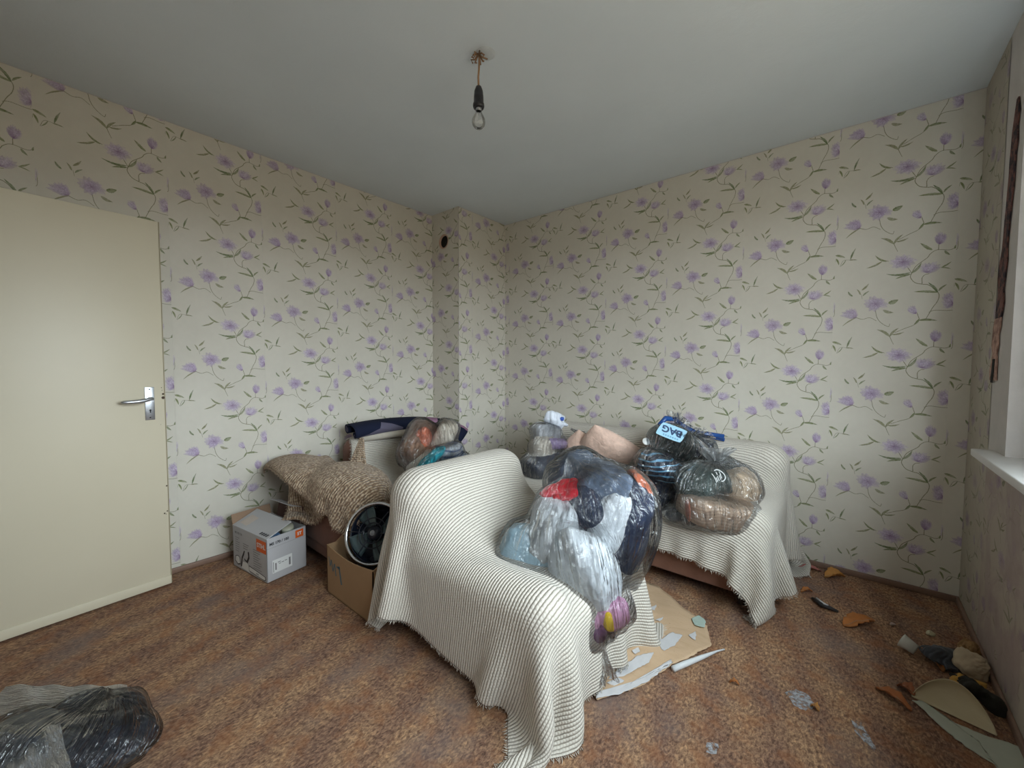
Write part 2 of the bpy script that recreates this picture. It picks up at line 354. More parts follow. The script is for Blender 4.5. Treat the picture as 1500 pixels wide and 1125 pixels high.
# near face of the chimney: sheet with a round stove-pipe hole
HX, HZ, HR = .165, 2.335, .064
vv, ff, uu = [], [], []
def ringface():
    na = 48; a = np.linspace(0, 2*np.pi, na, endpoint=False)
    corners = [math.atan2(z-HZ, x-HX) for x in (0.0015, CXA) for z in (HZ-.3, HZ+.255)]
    a = np.sort(np.concatenate([a, np.array(corners) % (2*np.pi)]))
    P = []
    for an in a:
        d = np.array([math.cos(an), math.sin(an)]); tt = 9
        for lim, o, k in ((.0015, HX, 0), (CXA, HX, 0), (HZ-.3, HZ, 1), (HZ+.255, HZ, 1)):
            if abs(d[k]) > 1e-6:
                q = (lim-o)/d[k]
                if q > 0: tt = min(tt, q)
        rag = HR*(1+.05*math.sin(an*5)+.04*math.sin(an*11+1))
        P.append([[HX+d[0]*rag, CYB-.0016, HZ+d[1]*rag], [HX+d[0]*tt, CYB-.0016, HZ+d[1]*tt]])
    P = np.array(P).transpose(1, 0, 2)
    UVs = np.stack([(P[..., 0]+.065)/.495, (P[..., 2]-V0(1.915)+.2)/TH], -1)
    grid('wallpaper_strip', P, UVs, M_WP, ch, wrap=True, smooth=False)
    # plaster front with the same hole, pipe sleeve and dark bottom
    Q = P.copy(); Q[..., 1] = CYB; r = .0585
    for k, an in enumerate(a): Q[0, k] = (HX+r*math.cos(an), CYB, HZ+r*math.sin(an))
    grid('plaster_face', Q, None, M_PLAS, ch, wrap=True, smooth=False)
ringface()
for z0, z1 in ((0, HZ-.3), (HZ+.255, RH)):
    a_ = np.array([.0015, CXA]); z_ = np.linspace(z0, z1, 3)
    Aa, Z = np.meshgrid(a_, z_, indexing='ij'); P = np.stack([Aa, np.full_like(Aa, CYB-.0016), Z], -1)
    grid('wallpaper_strip', P, np.stack([(Aa+.065)/.495, (Z-V0(1.915)+.2)/TH], -1), M_WP, ch, smooth=False)
    box('plaster_face', (0, CYB, z0), (CXA, CYB+.02, z1), M_PLAS, ch)
M_SOOT = plain('soot', (.012, .011, .010), .95, .3, 20, .3)
M_CLAY = plain('pink_clay', (.55, .36, .27), .85, .2, 25, .4)
a = np.linspace(0, 2*np.pi, 33)[:-1]
def ring(r, y): return np.stack([HX+r*np.cos(a), np.full(32, y), HZ+r*np.sin(a)], -1)
vent = grid('flue_sleeve', np.stack([ring(.0645, CYB-.004), ring(.060, CYB-.006), ring(.055, CYB-.004), ring(.053, CYB+.012)]), None, M_CLAY, None, wrap=True)
grid('flue_inside', np.stack([ring(.053, CYB+.012), ring(.053, CYB+.0185), ring(.001, CYB+.0186)]), None, M_SOOT, vent, wrap=True)
tag(vent, 'round sooty stove pipe hole with a clay rim high on the corner pillar', 'flue opening')
# window wall sheets: worn strip with painted-in shade near the corner, peeled ones below the sill
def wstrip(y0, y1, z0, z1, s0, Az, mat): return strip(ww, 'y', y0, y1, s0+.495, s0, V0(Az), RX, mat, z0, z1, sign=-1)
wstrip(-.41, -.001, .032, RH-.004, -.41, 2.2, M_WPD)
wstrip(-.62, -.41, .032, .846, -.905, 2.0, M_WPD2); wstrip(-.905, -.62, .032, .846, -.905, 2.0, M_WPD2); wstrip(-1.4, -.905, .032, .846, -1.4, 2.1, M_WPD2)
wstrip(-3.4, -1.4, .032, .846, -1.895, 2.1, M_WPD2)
# torn patches where the wallpaper and plaster have come off beside the window
def ragged(name, ys, zs, plane, mat, parent, th=.004, seed=1, side='x'):
    """closed ragged outline polygon (list of y,z), slightly thick, on the window wall"""
    P = list(zip(ys, zs)); n = len(P); v = []
    for y, z in P: v.append((plane-th, y, z))
    for y, z in P: v.append((plane, y, z))
    f = [list(range(n))]+[[i, (i+1) % n, n+(i+1) % n, n+i] for i in range(n)]
    return pydata(name, v, f, mat, parent)
t = NT('torn_brick_red'); v = t.obj()
c = t.mix(t.ramp(t.noise(22, v, 5, .7), [(.44, 0.), (.56, 1.)]), (.025, .018, .024), (.17, .075, .06)); M_TORN = t.bsdf(c, .95, t.bump(t.noise(60, v), .7, .01))
t = NT('torn_pale_brick'); v = t.obj()
c = t.mix(t.ramp(t.noise(26, v, 5, .7), [(.4, 0.), (.6, 1.)]), (.22, .12, .10), (.52, .33, .26)); M_TORN2 = t.bsdf(c, .95, t.bump(t.noise(60, v), .7, .01))
rs = np.random.RandomState(5)
def band(zs, yc, hw):
    L_ = [(c-h*rs.uniform(.6, 1.1), z) for z, c, h in zip(zs, yc, hw)]; R_ = [(c+h*rs.uniform(.6, 1.1), z) for z, c, h in zip(zs, yc, hw)]
    pts = L_+R_[::-1]; return [p[0] for p in pts], [p[1] for p in pts]
zs = np.linspace(2.27, 1.43, 16); ys, z_ = band(zs, np.interp(zs, [1.43, 1.9, 2.27], [-.475, -.535, -.575]), np.interp(zs, [1.43, 1.8, 2.2, 2.27], [.060, .050, .040, .014]))
ragged('torn_patch', ys, z_, RX-.002, M_TORN, ww)
zs = np.linspace(1.43, 1.17, 8); ys, z_ = band(zs, np.linspace(-.465, -.44, 8), np.full(8, .055)); ragged('torn_patch', ys, z_, RX-.002, M_TORN2, ww)
zs = np.linspace(1.26, 1.16, 5); ys, z_ = band(zs, np.linspace(-.45, -.44, 5), np.full(5, .02)); ragged('torn_patch', ys, z_, RX-.006, M_SOOT, ww, .002)
# window: added panel that dims the corner, frame, glass
struct(box('added_blocker_panel', (RX+.15, GY1, WZ0-.03), (RX+.3, WY1+.02, WZ1+.02), M_WHITE))
win = struct(box('window_1', (RX+.19, WY0, WZ0), (RX+.25, WY0+.06, WZ1), M_WHITE, bev=.004))
for lo, hi in [((RX+.19, GY1-.06, WZ0), (RX+.25, GY1, WZ1)), ((RX+.19, WY0+.06, WZ0), (RX+.25, GY1-.06, WZ0+.06)), ((RX+.19, WY0+.06, WZ1-.06), (RX+.25, GY1-.06, WZ1)), ((RX+.19, (WY0+GY1)/2-.04, WZ0+.06), (RX+.25, (WY0+GY1)/2+.04, WZ1-.06))]:
    box('window_frame', lo, hi, M_WHITE, win, .004)
t = NT('window_glass'); tr = t.n('BsdfTransparent'); tr.inputs[0].default_value = (.95, .98, .97, 1); gl = t.n('BsdfGlossy'); gl.inputs['Roughness'].default_value = .02
mx = t.n('MixShader'); mx.inputs[0].default_value = .05; t.t.links.new(tr.outputs[0], mx.inputs[1]); t.t.links.new(gl.outputs[0], mx.inputs[2]); M_GLASS = t.out(mx)
for y0, y1 in ((WY0+.06, (WY0+GY1)/2-.04), ((WY0+GY1)/2+.04, GY1-.06)): box('window_pane', (RX+.215, y0, WZ0+.06), (RX+.221, y1, WZ1-.06), M_GLASS, win)
sill = box('window_sill', (RX-.065, WY0-.15, .850), (RX+.19, WY1+.16, .880), plain('sill_board', (.72, .70, .68), .35, .15, 7, .2), win, .004)
# skirting boards
struct(box('baseboard_back', (CXA, -.014, 0), (RX, 0, .032), M_SKIRT, bev=.004)); struct(box('baseboard_left', (0, RY, 0), (.014, CYB, .032), M_SKIRT, bev=.004))
struct(box('baseboard_right', (RX-.014, RY, 0), (RX, 0, .032), M_SKIRT, bev=.004)); struct(box('baseboard_chimney', (0, CYB-.018, 0), (CXA, CYB, .04), M_SKIRT, bev=.004))

# ------------------------------------------------------------------ door leaf, open against the left wall
dr = struct(empty('door_1')); 
t = NT('cream_gloss'); v = t.obj(); n = t.noise(1.5, v, 4)
c = t.mix(n, (.63, .565, .42), (.71, .64, .49)); ch_ = t.ramp(t.noise(38, v, 3), [(.70, 0.), (.73, 1.)])
M_DOOR = t.bsdf(c, .42, t.bump(t.noise(30, v), .08, .002)); M_CHIP = plain('chipped_paint', (.08, .05, .03), .8)
DW, DH, DT = .86, 1.985, .04
leaf_ = box('door_leaf', (-.02, 0, .012), (.02, DW, DH), M_DOOR, dr, .003)
box('kick_strip', (.02, 0, .012), (.0245, DW, .058), M_DOOR, dr, .0015)
box('door_lipping', (-.0205, DW, .012), (.0215, DW+.004, DH), plain('lipping', (.42, .36, .24), .5), dr, .001)
M_ALU = plain('satin_aluminium', (.52, .54, .57), .32, .1, 60, .1, metal=.9)
plate = box('lock_plate', (.0205, DW-.083, .930), (.0240, DW-.043, 1.105), M_ALU, dr, .0015)
M_BLK = plain('black_gap', (.01, .01, .012), .6)
lathe('keyhole', [(.0001, .0007), (.0042, .0006), (.0045, 0)], (.0241, DW-.062, .982), M_BLK, plate, 12, (1, 0, 0)); box('keyhole', (.0240, DW-.0645, .968), (.0247, DW-.0595, .981), M_BLK, plate)
for z in (.943, 1.093): lathe('screw', [(.0001, .0012), (.003, .001), (.0035, 0)], (.024, DW-.063, z), M_BLK, plate, 10, (1, 0, 0))
hd = lathe('handle_rose', [(.0085, 0), (.0085, .03), (.0075, .044), (.0001, .046)], (.024, DW-.063, 1.045), M_ALU, plate, 14, (1, 0, 0))
yy_ = np.linspace(0, 1, 12)
tube('lever_handle', [(.062+.006*math.sin(q*3.1), DW-.058-.125*q, 1.046-.012*q-.006*math.sin(q*3.14)) for q in yy_], [.0078+.003*math.sin(q*3.14) if q < .93 else .005 for q in yy_], M_ALU, plate, 12)
for k, (y, z, s) in enumerate([(DW-.006, 1.065, .012), (DW-.006, 1.045, .018), (DW-.012, 1.10, .005), (DW-.010, 1.085, .004), (DW-.005, .56, .009), (DW-.018, .41, .009), (DW-.006, .42, .008), (DW-.012, .405, .005), (DW-.02, .9, .003)]):
    lathe('paint_chip', [(.0001, .0004), (s*.3, .0004), (s*.45, 0)], (.0205, y, z), M_CHIP, dr, 7, (1, 0, 0))
dr.location = (.197, RY+.045, 0); dr.rotation_euler = (0, 0, math.radians(4.2))

# ------------------------------------------------------------------ bare bulb
blb = empty('pendant_bulb'); BX, BY = 1.715, -1.751
M_CORD = plain('brown_flex', (.34, .20, .11), .7); M_BAK = plain('black_bakelite', (.018, .018, .022), .35)
tube('cord', [(BX+.004, BY, 2.585), (BX+.001, BY+.001, 2.53), (BX-.002, BY, 2.50), (BX, BY, 2.452)], .0042, M_CORD, blb, 8)
lathe('lamp_holder', [(.004, .10), (.012, .094), (.019, .075), (.0215, .05), (.022, .022), (.025, .020), (.0255, .010), (.023, .002), (.016, 0)], (BX, BY, 2.362), M_BAK, blb, 24)
lathe('bulb_cap', [(.0135, .014), (.0138, .006), (.013, 0), (.012, -.004)], (BX, BY, 2.355), M_ALU, blb, 20)
t = NT('clear_glass'); g = t.n('BsdfGlass'); g.inputs['IOR'].default_value = 1.1; tr = t.n('BsdfTransparent'); gl = t.n('BsdfGlossy'); gl.inputs['Roughness'].default_value = .03
fz = t.n('Fresnel'); fz.inputs[0].default_value = 1.5; f2 = t.math('ADD', t.math('MULTIPLY', fz, .8), .05)
mx = t.n('MixShader', i_0=f2); t.t.links.new(tr.outputs[0], mx.inputs[1]); t.t.links.new(gl.outputs[0], mx.inputs[2]); M_BULB = t.out(mx); tr.inputs[0].default_value = (.96, .96, .95, 1)
pr = [(.0125, 0), (.0145, -.008), (.022, -.022), (.0285, -.036), (.030, -.048), (.027, -.061), (.018, -.072), (.008, -.0765), (.0001, -.078)]
lathe('glass_bulb', pr, (BX, BY, 2.352), M_BULB, blb, 28)
tube('filament', [(BX-.010, BY, 2.312), (BX-.004, BY+.003, 2.316), (BX+.004, BY-.003, 2.314), (BX+.010, BY, 2.312)], .0006, M_ALU, blb, 6)
for s in (-1, 1): tube('filament_support', [(BX+.003*s, BY, 2.345), (BX+.010*s, BY, 2.312)], .0006, M_ALU, blb, 6)
tube('filament_stem', [(BX, BY, 2.352), (BX, BY, 2.330)], [.005, .002], M_BULB, blb, 8)
tag(blb, 'bare clear bulb in a black holder hanging from the middle of the ceiling', 'light bulb')
M_BRASS = plain('brown_wire', (.30, .17, .09), .6)
rs = np.random.RandomState(11)
for k in range(9):
    an = k*.7; p0 = np.array([BX, BY, 2.593]); d = np.array([math.cos(an), math.sin(an), 0])
    tube('wire_end', [p0+d*.005, p0+d*rs.uniform(.015, .024)+[0, 0, -rs.uniform(.0, .02)], p0+d*rs.uniform(.028, .04)+[0, 0, -rs.uniform(-.0, .022)], p0+d*rs.uniform(.02, .035)+[0, 0, -rs.uniform(.015, .03)]], .0032, M_BRASS, blb, 6)
cap = lathe('ceiling_filler', [(.0001, .001), (.030, .002), (.040, .005), (.043, .007)], (BX+.022, BY+.022, RH-.007), plain('filler', (.60, .64, .66), .9, .1, 40, .6), blb, 22)

# ------------------------------------------------------------------ cloth solver
def cloth(P, cols, steps=150, iters=12, damp=.97, fr=.6, h=None, dt=.022, bend=.25, seed=0, thick=.012, ylim=None, xlim=None, pin=None):
    n, m = P.shape[:2]; P = P.copy(); X = P.copy(); h = h or .03
    rs = np.random.RandomState(seed); P += rs.randn(*P.shape)*.0008
    cons = []
    def add(sa, sb, L, k): cons.append((sa, sb, L, k))
    for par in (0, 1):
        for ax in (0, 1):
            N = (n, m)[ax]; i = np.arange(par, N-1, 2)
            sa = (i, slice(None)) if ax == 0 else (slice(None), i); sb = (i+1, slice(None)) if ax == 0 else (slice(None), i+1)
            add(sa, sb, h, 1.)
    for par in (0, 1):
        i = np.arange(par, n-1, 2)
        for d in (0, 1):
            j = np.arange(0, m-1); a = (i[:, None], (j+d)[None]); b = ((i+1)[:, None], (j+1-d)[None])
            for q in (0, 1):
                jj = j[q::2]; add((i[:, None], (jj+d)[None]), ((i+1)[:, None], (jj+1-d)[None]), h*1.4142, .35)
    for ax in (0, 1):
        N = (n, m)[ax]
        for par in (0, 1, 2, 3):
            i = np.arange(par, N-2, 4)
            if len(i) == 0: continue
            sa = (i, slice(None)) if ax == 0 else (slice(None), i); sb = (i+2, slice(None)) if ax == 0 else (slice(None), i+2)
            add(sa, sb, 2*h, bend)
    def collide(P, Xp):
        hit = np.zeros(P.shape[:2], bool)
        for c in cols:
            ctr, b, r, R = c[:4]
            q = (P-ctr) @ R
            if len(c) > 4:   # ellipsoid
                s = q/b; l = np.linalg.norm(s, axis=-1); g = s/b; g /= np.linalg.norm(g, axis=-1)[..., None]+1e-9
                sd = (l-1)*min(b)-thick; pen = sd < 0; mv = g*(-sd)[..., None]
            else:
                k = np.abs(q)-(b-r); mx_ = np.maximum(k, 0); l = np.linalg.norm(mx_, axis=-1)
                ins = k.max(-1); out = l > 1e-9
                sd = np.where(out, l, ins)-r-thick
                g = np.where(out[..., None], mx_/(l[..., None]+1e-9), np.eye(3)[k.argmax(-1)])*np.sign(q+1e-12)
                pen = sd < 0; mv = g*(-sd)[..., None]
            P[pen] += (mv @ R.T)[pen]; hit |= pen
        fl = P[..., 2] < .006; P[fl, 2] = .006; hit |= fl
        if ylim is not None: P[..., 1] = np.minimum(P[..., 1], ylim)
        if xlim is not None: P[..., 0] = np.maximum(P[..., 0], xlim)
        return hit
    prev = P.copy(); pm = None if pin is None else pin(P); P0 = P.copy()
    for s in range(steps):
        v = (P-prev)*damp; prev = P.copy(); P = P+v; P[..., 2] -= 9.8*dt*dt
        for it in range(iters):
            for sa, sb, L, k in cons:
                a = P[sa]; b = P[sb]; d = b-a; l = np.linalg.norm(d, axis=-1)[..., None]+1e-9
                if k < .3: c = d*(k*.5*np.minimum((l-L)/l, 0)) # bending only pushes apart
                else: c = d*(k*.5*(l-L)/l)
                P[sa] = a+c; P[sb] = b-c
            if it % 3 == 2: hit = collide(P, prev)
            if pm is not None: P[pm] = P0[pm]
        hit = collide(P, prev)
        prev[hit] += (P-prev)[hit]*fr
    return P
def rbox(lo, hi, r, R=None):
    lo = np.array(lo, float); hi = np.array(hi, float)
    return ((lo+hi)/2, (hi-lo)/2, r, np.eye(3) if R is None else R)
def ell(c, b): return (np.array(c, float), np.array(b, float), 0, np.eye(3), 1)
def profile(pts, s):
    pts = np.array(pts, float); l = np.r_[0, np.cumsum(np.linalg.norm(np.diff(pts, axis=0), axis=1))]
    return np.stack([np.interp(s, l, pts[:, k]) for k in range(2)], -1), l[-1]
def knit_mat(name, col, dark, pu=.012, pv=.012, bd=.006, fuzz=.3, rough=.95):
    t = NT(name); uv = t.uv(); sp = t.n('SeparateXYZ', i_0=uv); u = t.math('DIVIDE', sp.outputs[0], pu); v = t.math('DIVIDE', sp.outputs[1], pv)
    nz = t.noise(60, uv, 2); u = t.math('ADD', u, t.math('MULTIPLY', nz, .35)); v = t.math('ADD', v, t.math('MULTIPLY', t.noise(45, uv, 2), .3))
    a = t.math('ABSOLUTE', t.math('SINE', t.math('MULTIPLY', u, math.pi)))
    v2 = t.math('ADD', v, t.math('MULTIPLY', t.math('MODULO', t.math('FLOOR', u), 2.0), .5))
    b = t.math('ABSOLUTE', t.math('SINE', t.math('MULTIPLY', v2, math.pi)))
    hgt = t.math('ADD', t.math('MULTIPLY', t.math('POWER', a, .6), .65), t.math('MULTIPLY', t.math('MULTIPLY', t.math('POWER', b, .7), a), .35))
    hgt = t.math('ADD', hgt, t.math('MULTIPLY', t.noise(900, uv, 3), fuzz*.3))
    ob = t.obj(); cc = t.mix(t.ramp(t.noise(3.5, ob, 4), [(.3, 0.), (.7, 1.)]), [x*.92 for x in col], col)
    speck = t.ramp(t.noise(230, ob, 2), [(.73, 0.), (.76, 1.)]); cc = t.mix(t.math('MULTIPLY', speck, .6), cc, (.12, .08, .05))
    c = t.mix(t.ramp(hgt, [(.25, 1.), (.72, 0.)]), cc, dark)  # gap shade of the knit put into the colour instead of displaced relief
    return t.bsdf(c, rough, t.bump(hgt, .9, bd), Specular_IOR_Level=.15, Sheen_Weight=.2)
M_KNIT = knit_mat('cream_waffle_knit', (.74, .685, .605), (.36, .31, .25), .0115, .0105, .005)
t = NT('tan_boucle'); uv = t.uv(); vo = t.n('TexVoronoi', i_Vector=t.scale(uv, (1, .62, 1)), i_Scale=105.0); vo.inputs['Randomness'].default_value = .75
row = t.math('ABSOLUTE', t.math('SINE', t.math('MULTIPLY', t.math('ADD', t.n('SeparateXYZ', i_0=uv).outputs[0], t.math('MULTIPLY', t.noise(20, uv, 2), .012)), math.pi/.014)))
hb = t.math('ADD', t.math('MULTIPLY', t.math('SUBTRACT', 1.0, vo.outputs[0]), .7), t.math('MULTIPLY', row, .35))
cb = t.mix(t.noise(8, t.obj(), 4), (.58, .43, .29), (.74, .59, .43)); cb = t.mix(t.ramp(hb, [(.45, 1.), (.78, 0.)]), cb, (.24, .15, .09))
M_BOUCLE = t.bsdf(cb, .95, t.bump(hb, 1., .012, t.bump(t.noise(14, uv, 3), .6, .03)), Specular_IOR_Level=.1, Sheen_Weight=.3)
def finish_cloth(name, P, h, mat, label, cat, group=None, fringe=None, levels=2, seed=0, thick=.006, uvs=None, fl=.017):
    n, m = P.shape[:2]
    i, j = np.meshgrid(np.arange(n)*h, np.arange(m)*h, indexing='ij')
    o = grid(name, P, np.stack([i, j], -1), mat)
    s = o.modifiers.new('thickness', 'SOLIDIFY'); s.thickness = thick; s.offset = 0
    s = o.modifiers.new('smooth', 'SUBSURF'); s.levels = s.render_levels = levels
    tag(o, label, cat, group)
    rs = np.random.RandomState(seed)
    V, F = [], []
    for e in (fringe or []):
        E, I = {'i0': (P[0], P[1]), 'i1': (P[-1], P[-2]), 'j0': (P[:, 0], P[:, 1]), 'j1': (P[:, -1], P[:, -2])}[e]
        k = len(E)
        for s_ in np.arange(0, k-1, .22):
            q = int(s_); f = s_-q; b = E[q]*(1-f)+E[q+1]*f; d = b-(I[q]*(1-f)+I[q+1]*f); d /= np.linalg.norm(d)+1e-9
            al = E[q+1]-E[q]; al /= np.linalg.norm(al)+1e-9
            d = d+al*rs.uniform(-.6, .6)+rs.randn(3)*.2; d /= np.linalg.norm(d); L_ = rs.uniform(.5, 1.3)*fl
            nr = np.cross(al, d); w = .0016; o_ = len(V); mid = b+d*L_*.5+rs.randn(3)*.001; tip = b+d*L_+rs.randn(3)*.002
            for c_, ww_ in ((b, w), (mid, w*.8)):
                for a_ in (al, nr, -al, -nr): V.append(c_+a_*ww_)
            V.append(tip)
            for q_ in range(4): F += [[o_+q_, o_+(q_+1) % 4, o_+4+(q_+1) % 4, o_+4+q_], [o_+4+q_, o_+4+(q_+1) % 4, o_+8]]
    if V:
        V = np.array(V); V[:, 2] = np.maximum(V[:, 2], .002)
        fo = pydata('fringe', V, F, mat, o, True); tag(fo, kind='stuff')
    return o

# ------------------------------------------------------------------ furniture frames
M_UPH = fabric('brown_upholstery', (.20, .095, .065), .2, 9, .2)
M_UPH2 = fabric('rust_upholstery', (.25, .125, .085), .2, 9, .2)
M_LEG = plain('dark_wood', (.035, .02, .014), .5)
def armchair(name, x0, x1, y0, y1, zb, zs, za, mat, label, backw=.22, armw=.17, yb=None):
    yb = y0 if yb is None else yb
    r = empty(name)
    box('base', (x0+.03, y0+.01, .055), (x1-.03, y1-.01, zs-.10), mat, r, .015)
    box('seat', (x0+backw-.03, y0+armw-.02, zs-.12), (x1, y1-armw+.02, zs), mat, r, .04, 4)
    box('backrest', (x0, yb+.01, .10), (x0+backw, y1-.01, zb), mat, r, .09, 5)
    for a, b in ((y0, y0+armw), (y1-armw, y1)): box('arm', (x0+.06, a, .10), (x1-.02, b, za), mat, r, .05, 4)
    for x in (x0+.07, x1-.09):
        for y in (y0+.07, y1-.07): lathe('leg', [(.018, 0), (.025, .1), (.0001, .1)], (x, y, 0), M_LEG, r, 12)
    tag(r, label, 'armchair'); return r
A1 = dict(x0=1.375, x1=2.30, y0=-2.03, y1=-1.24, zb=.735, zs=.36, za=.44)
armchair('armchair', mat=M_UPH, label='low brown armchair in the middle of the room, almost hidden under its cream throw', **A1)
A2 = dict(x0=.08, x1=.86, y0=-1.96, y1=-.98, zb=.68, zs=.36, za=.46, yb=-1.60)
armchair('armchair', mat=M_UPH, label='dark brown armchair by the left wall, behind the white cardboard box', **A2)
sofa = empty('sofa'); SX0, SX1 = .98, 2.74
box('base', (SX0+.03, -.80, .07), (SX1-.06, -.06, .30), M_UPH2, sofa, .015)
box('seat', (SX0+.13, -.83, .25), (SX1-.16, -.24, .40), M_UPH2, sofa, .045, 4)
box('backrest', (SX0+.02, -.30, .10), (SX1-.06, -.05, .74), M_UPH2, sofa, .08, 5)
for a, b, z in ((SX0, SX0+.17, .45), (SX1-.20, SX1-.02, .50)): box('arm', (a, -.80, .09), (b, -.07, z), M_UPH2, sofa, .05, 4)
for x in (SX0+.1, SX1-.12):
    for y in (-.74, -.12): lathe('leg', [(.02, 0), (.026, .1), (.0001, .1)], (x, y, 0), M_LEG, sofa, 12)
tag(sofa, 'rust brown sofa against the far wall under a cream throw', 'sofa')
def boxes_for(a, backw=.22, armw=.17):
    x0, x1, y0, y1, zb, zs, za = [a[k] for k in ('x0', 'x1', 'y0', 'y1', 'zb', 'zs', 'za')]
    return [rbox((x0, a.get('yb', y0), 0), (x0+backw, y1, zb), .10), rbox((x0+.04, y0, 0), (x1, y0+armw, za), .07), rbox((x0+.04, y1-armw, 0), (x1, y1, za), .07), rbox((x0, y0+.05, 0), (x1+.01, y1-.05, zs), .05)]
SOFA_C = [rbox((SX0, -.30, 0), (SX1, -.04, .74), .09), rbox((SX0, -.82, 0), (SX0+.17, -.05, .45), .06), rbox((SX1-.20, -.82, 0), (SX1, -.05, .50), .07), rbox((SX0+.03, -.85, 0), (SX1-.02, -.05, .40), .05)]
def sheet(prof, L0, L, w0, w1, along, h=.03, shear=0.):
    n = int(round(L/h))+1; m = int(round((w1-w0)/h))+1
    Q, tot = profile(prof, L0+np.arange(n)*h)
    P = np.zeros((n, m, 3)); w = w0+np.arange(m)*h
    s = np.arange(n)/(n-1)
    if along == 'x': P[..., 0] = Q[:, None, 0]; P[..., 1] = w[None]+shear*s[:, None]
    else: P[..., 1] = Q[:, None, 0]; P[..., 0] = w[None]+shear*s[:, None]
    P[..., 2] = Q[:, None, 1]
    return P
H = .03
P = sheet([(1.325, .0), (1.325, .67), (1.405, .76), (1.59, .76), (1.70, .55), (1.92, .40), (2.31, .40), (2.335, -.3)], .46, 1.70, -2.19, -.90, 'x', shear=-.24)
P = cloth(P, boxes_for(A1), 150, 14, seed=1, fr=.85, pin=lambda p: (abs(p[..., 0]-2.12) < .12) & (abs(p[..., 1]+1.62) < .14) & (p[..., 2] > .3))
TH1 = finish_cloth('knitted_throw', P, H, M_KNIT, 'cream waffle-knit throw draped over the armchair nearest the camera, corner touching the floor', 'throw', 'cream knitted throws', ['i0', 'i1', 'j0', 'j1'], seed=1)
P = sheet([(.02, .3), (.03, .66), (.12, .71), (.30, .70), (.36, .5), (.5, .385), (.88, .385), (.89, -.1)], .05, 1.45, -1.70, -.72, 'x')
P = cloth(P, boxes_for(A2), 110, 12, seed=2, fr=.9, xlim=.012, pin=lambda p: (abs(p[..., 0]-.6) < .2) & (abs(p[..., 1]+1.45) < .22) & (p[..., 2] > .3))
TH2 = finish_cloth('knitted_throw', P, H, M_KNIT, 'cream waffle-knit throw over the armchair by the left wall, under the rug', 'throw', 'cream knitted throws', ['i1', 'j0'], seed=2)
P = sheet([(-.015, .3), (-.02, .74), (-.12, .765), (-.28, .75), (-.34, .45), (-.40, .418), (-.865, .418), (-.87, -.3)], .05, 1.62, .72, 3.06, 'y', shear=.0)
P = cloth(P, SOFA_C, 130, 12, seed=3, fr=.9, ylim=-.012, pin=lambda p: (p[..., 1] > -.52) & (p[..., 1] < -.38) & (p[..., 0] > 1.25) & (p[..., 0] < 2.5) & (p[..., 2] < .43) & (p[..., 2] > .3))
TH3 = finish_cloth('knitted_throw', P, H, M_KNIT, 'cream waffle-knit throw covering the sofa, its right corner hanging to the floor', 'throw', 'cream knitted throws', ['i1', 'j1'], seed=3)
# tan boucle blankets heaped over the near arm of the left armchair
B0 = np.array((0.551,-2.249,0.000)); BU = np.array((0.159,-2.299,0.000))-B0; BV = np.array((0.510,-2.019,0.000))-B0
BW_, BD_ = np.linalg.norm(BU), np.linalg.norm(BV); BU /= BW_; BV /= BD_; BH = .25
cx = B0+BU*BW_/2+BV*BD_/2; RB = np.stack([BU, BV, np.array([0, 0, 1.])], 1)
boxc = (np.array([cx[0], cx[1], BH/2+.02]), np.array([BW_/2, BD_/2, BH/2+.03]), .01, RB)
def dsheet(c, z, la, lb, rot, h):
    n = int(la/h)+1; m = int(lb/h)+1; a = (np.arange(n)-(n-1)/2)*h; b = (np.arange(m)-(m-1)/2)*h; A_, B_ = np.meshgrid(a, b, indexing='ij')
    r = math.radians(rot); P = np.zeros((n, m, 3)); P[..., 0] = c[0]+A_*math.cos(r)-B_*math.sin(r); P[..., 1] = c[1]+A_*math.sin(r)+B_*math.cos(r); P[..., 2] = z
    return P
ARM = boxes_for(A2)+[boxc, rbox((.03, -2.02, .44), (.40, -1.86, .50), .03)]
P = dsheet((.50, -1.93), .50, .50, .44, 40, .028); P[..., 2] += .02*np.sin(P[..., 0]*30)
P = cloth(P, ARM, 60, 8, seed=5, fr=.9, h=.028, xlim=.03, bend=.24, thick=.014, pin=lambda p: p[..., 1] > -1.88)
BL2 = finish_cloth('boucle_blanket', P, .028, M_BOUCLE, 'tan boucle blanket under the larger one, its corner hanging behind the white cardboard box', 'blanket', 'tan boucle blankets', ['i0', 'j0'], thick=.020, seed=6, levels=2)
P = dsheet((.55, -1.88), .565, 1.04, .54, -3, .028); P[..., 2] += .035*np.sin(P[..., 0]*17+P[..., 1]*9)
P = cloth(P, ARM+[ell((.30, -1.95, .52), (.24, .13, .07)), ell((.70, -1.85, .50), (.24, .15, .09))], 55, 10, seed=8, fr=.9, h=.028, xlim=.03, bend=.24, thick=.032, pin=lambda p: (abs(p[..., 1]+1.80) < .05) & (p[..., 0] < .8))
BL1 = finish_cloth('boucle_blanket', P, .028, M_BOUCLE, 'thick tan boucle blanket heaped over the arm of the armchair by the left wall', 'blanket', 'tan boucle blankets', ['i1', 'j0'], thick=.026, seed=7, levels=2)
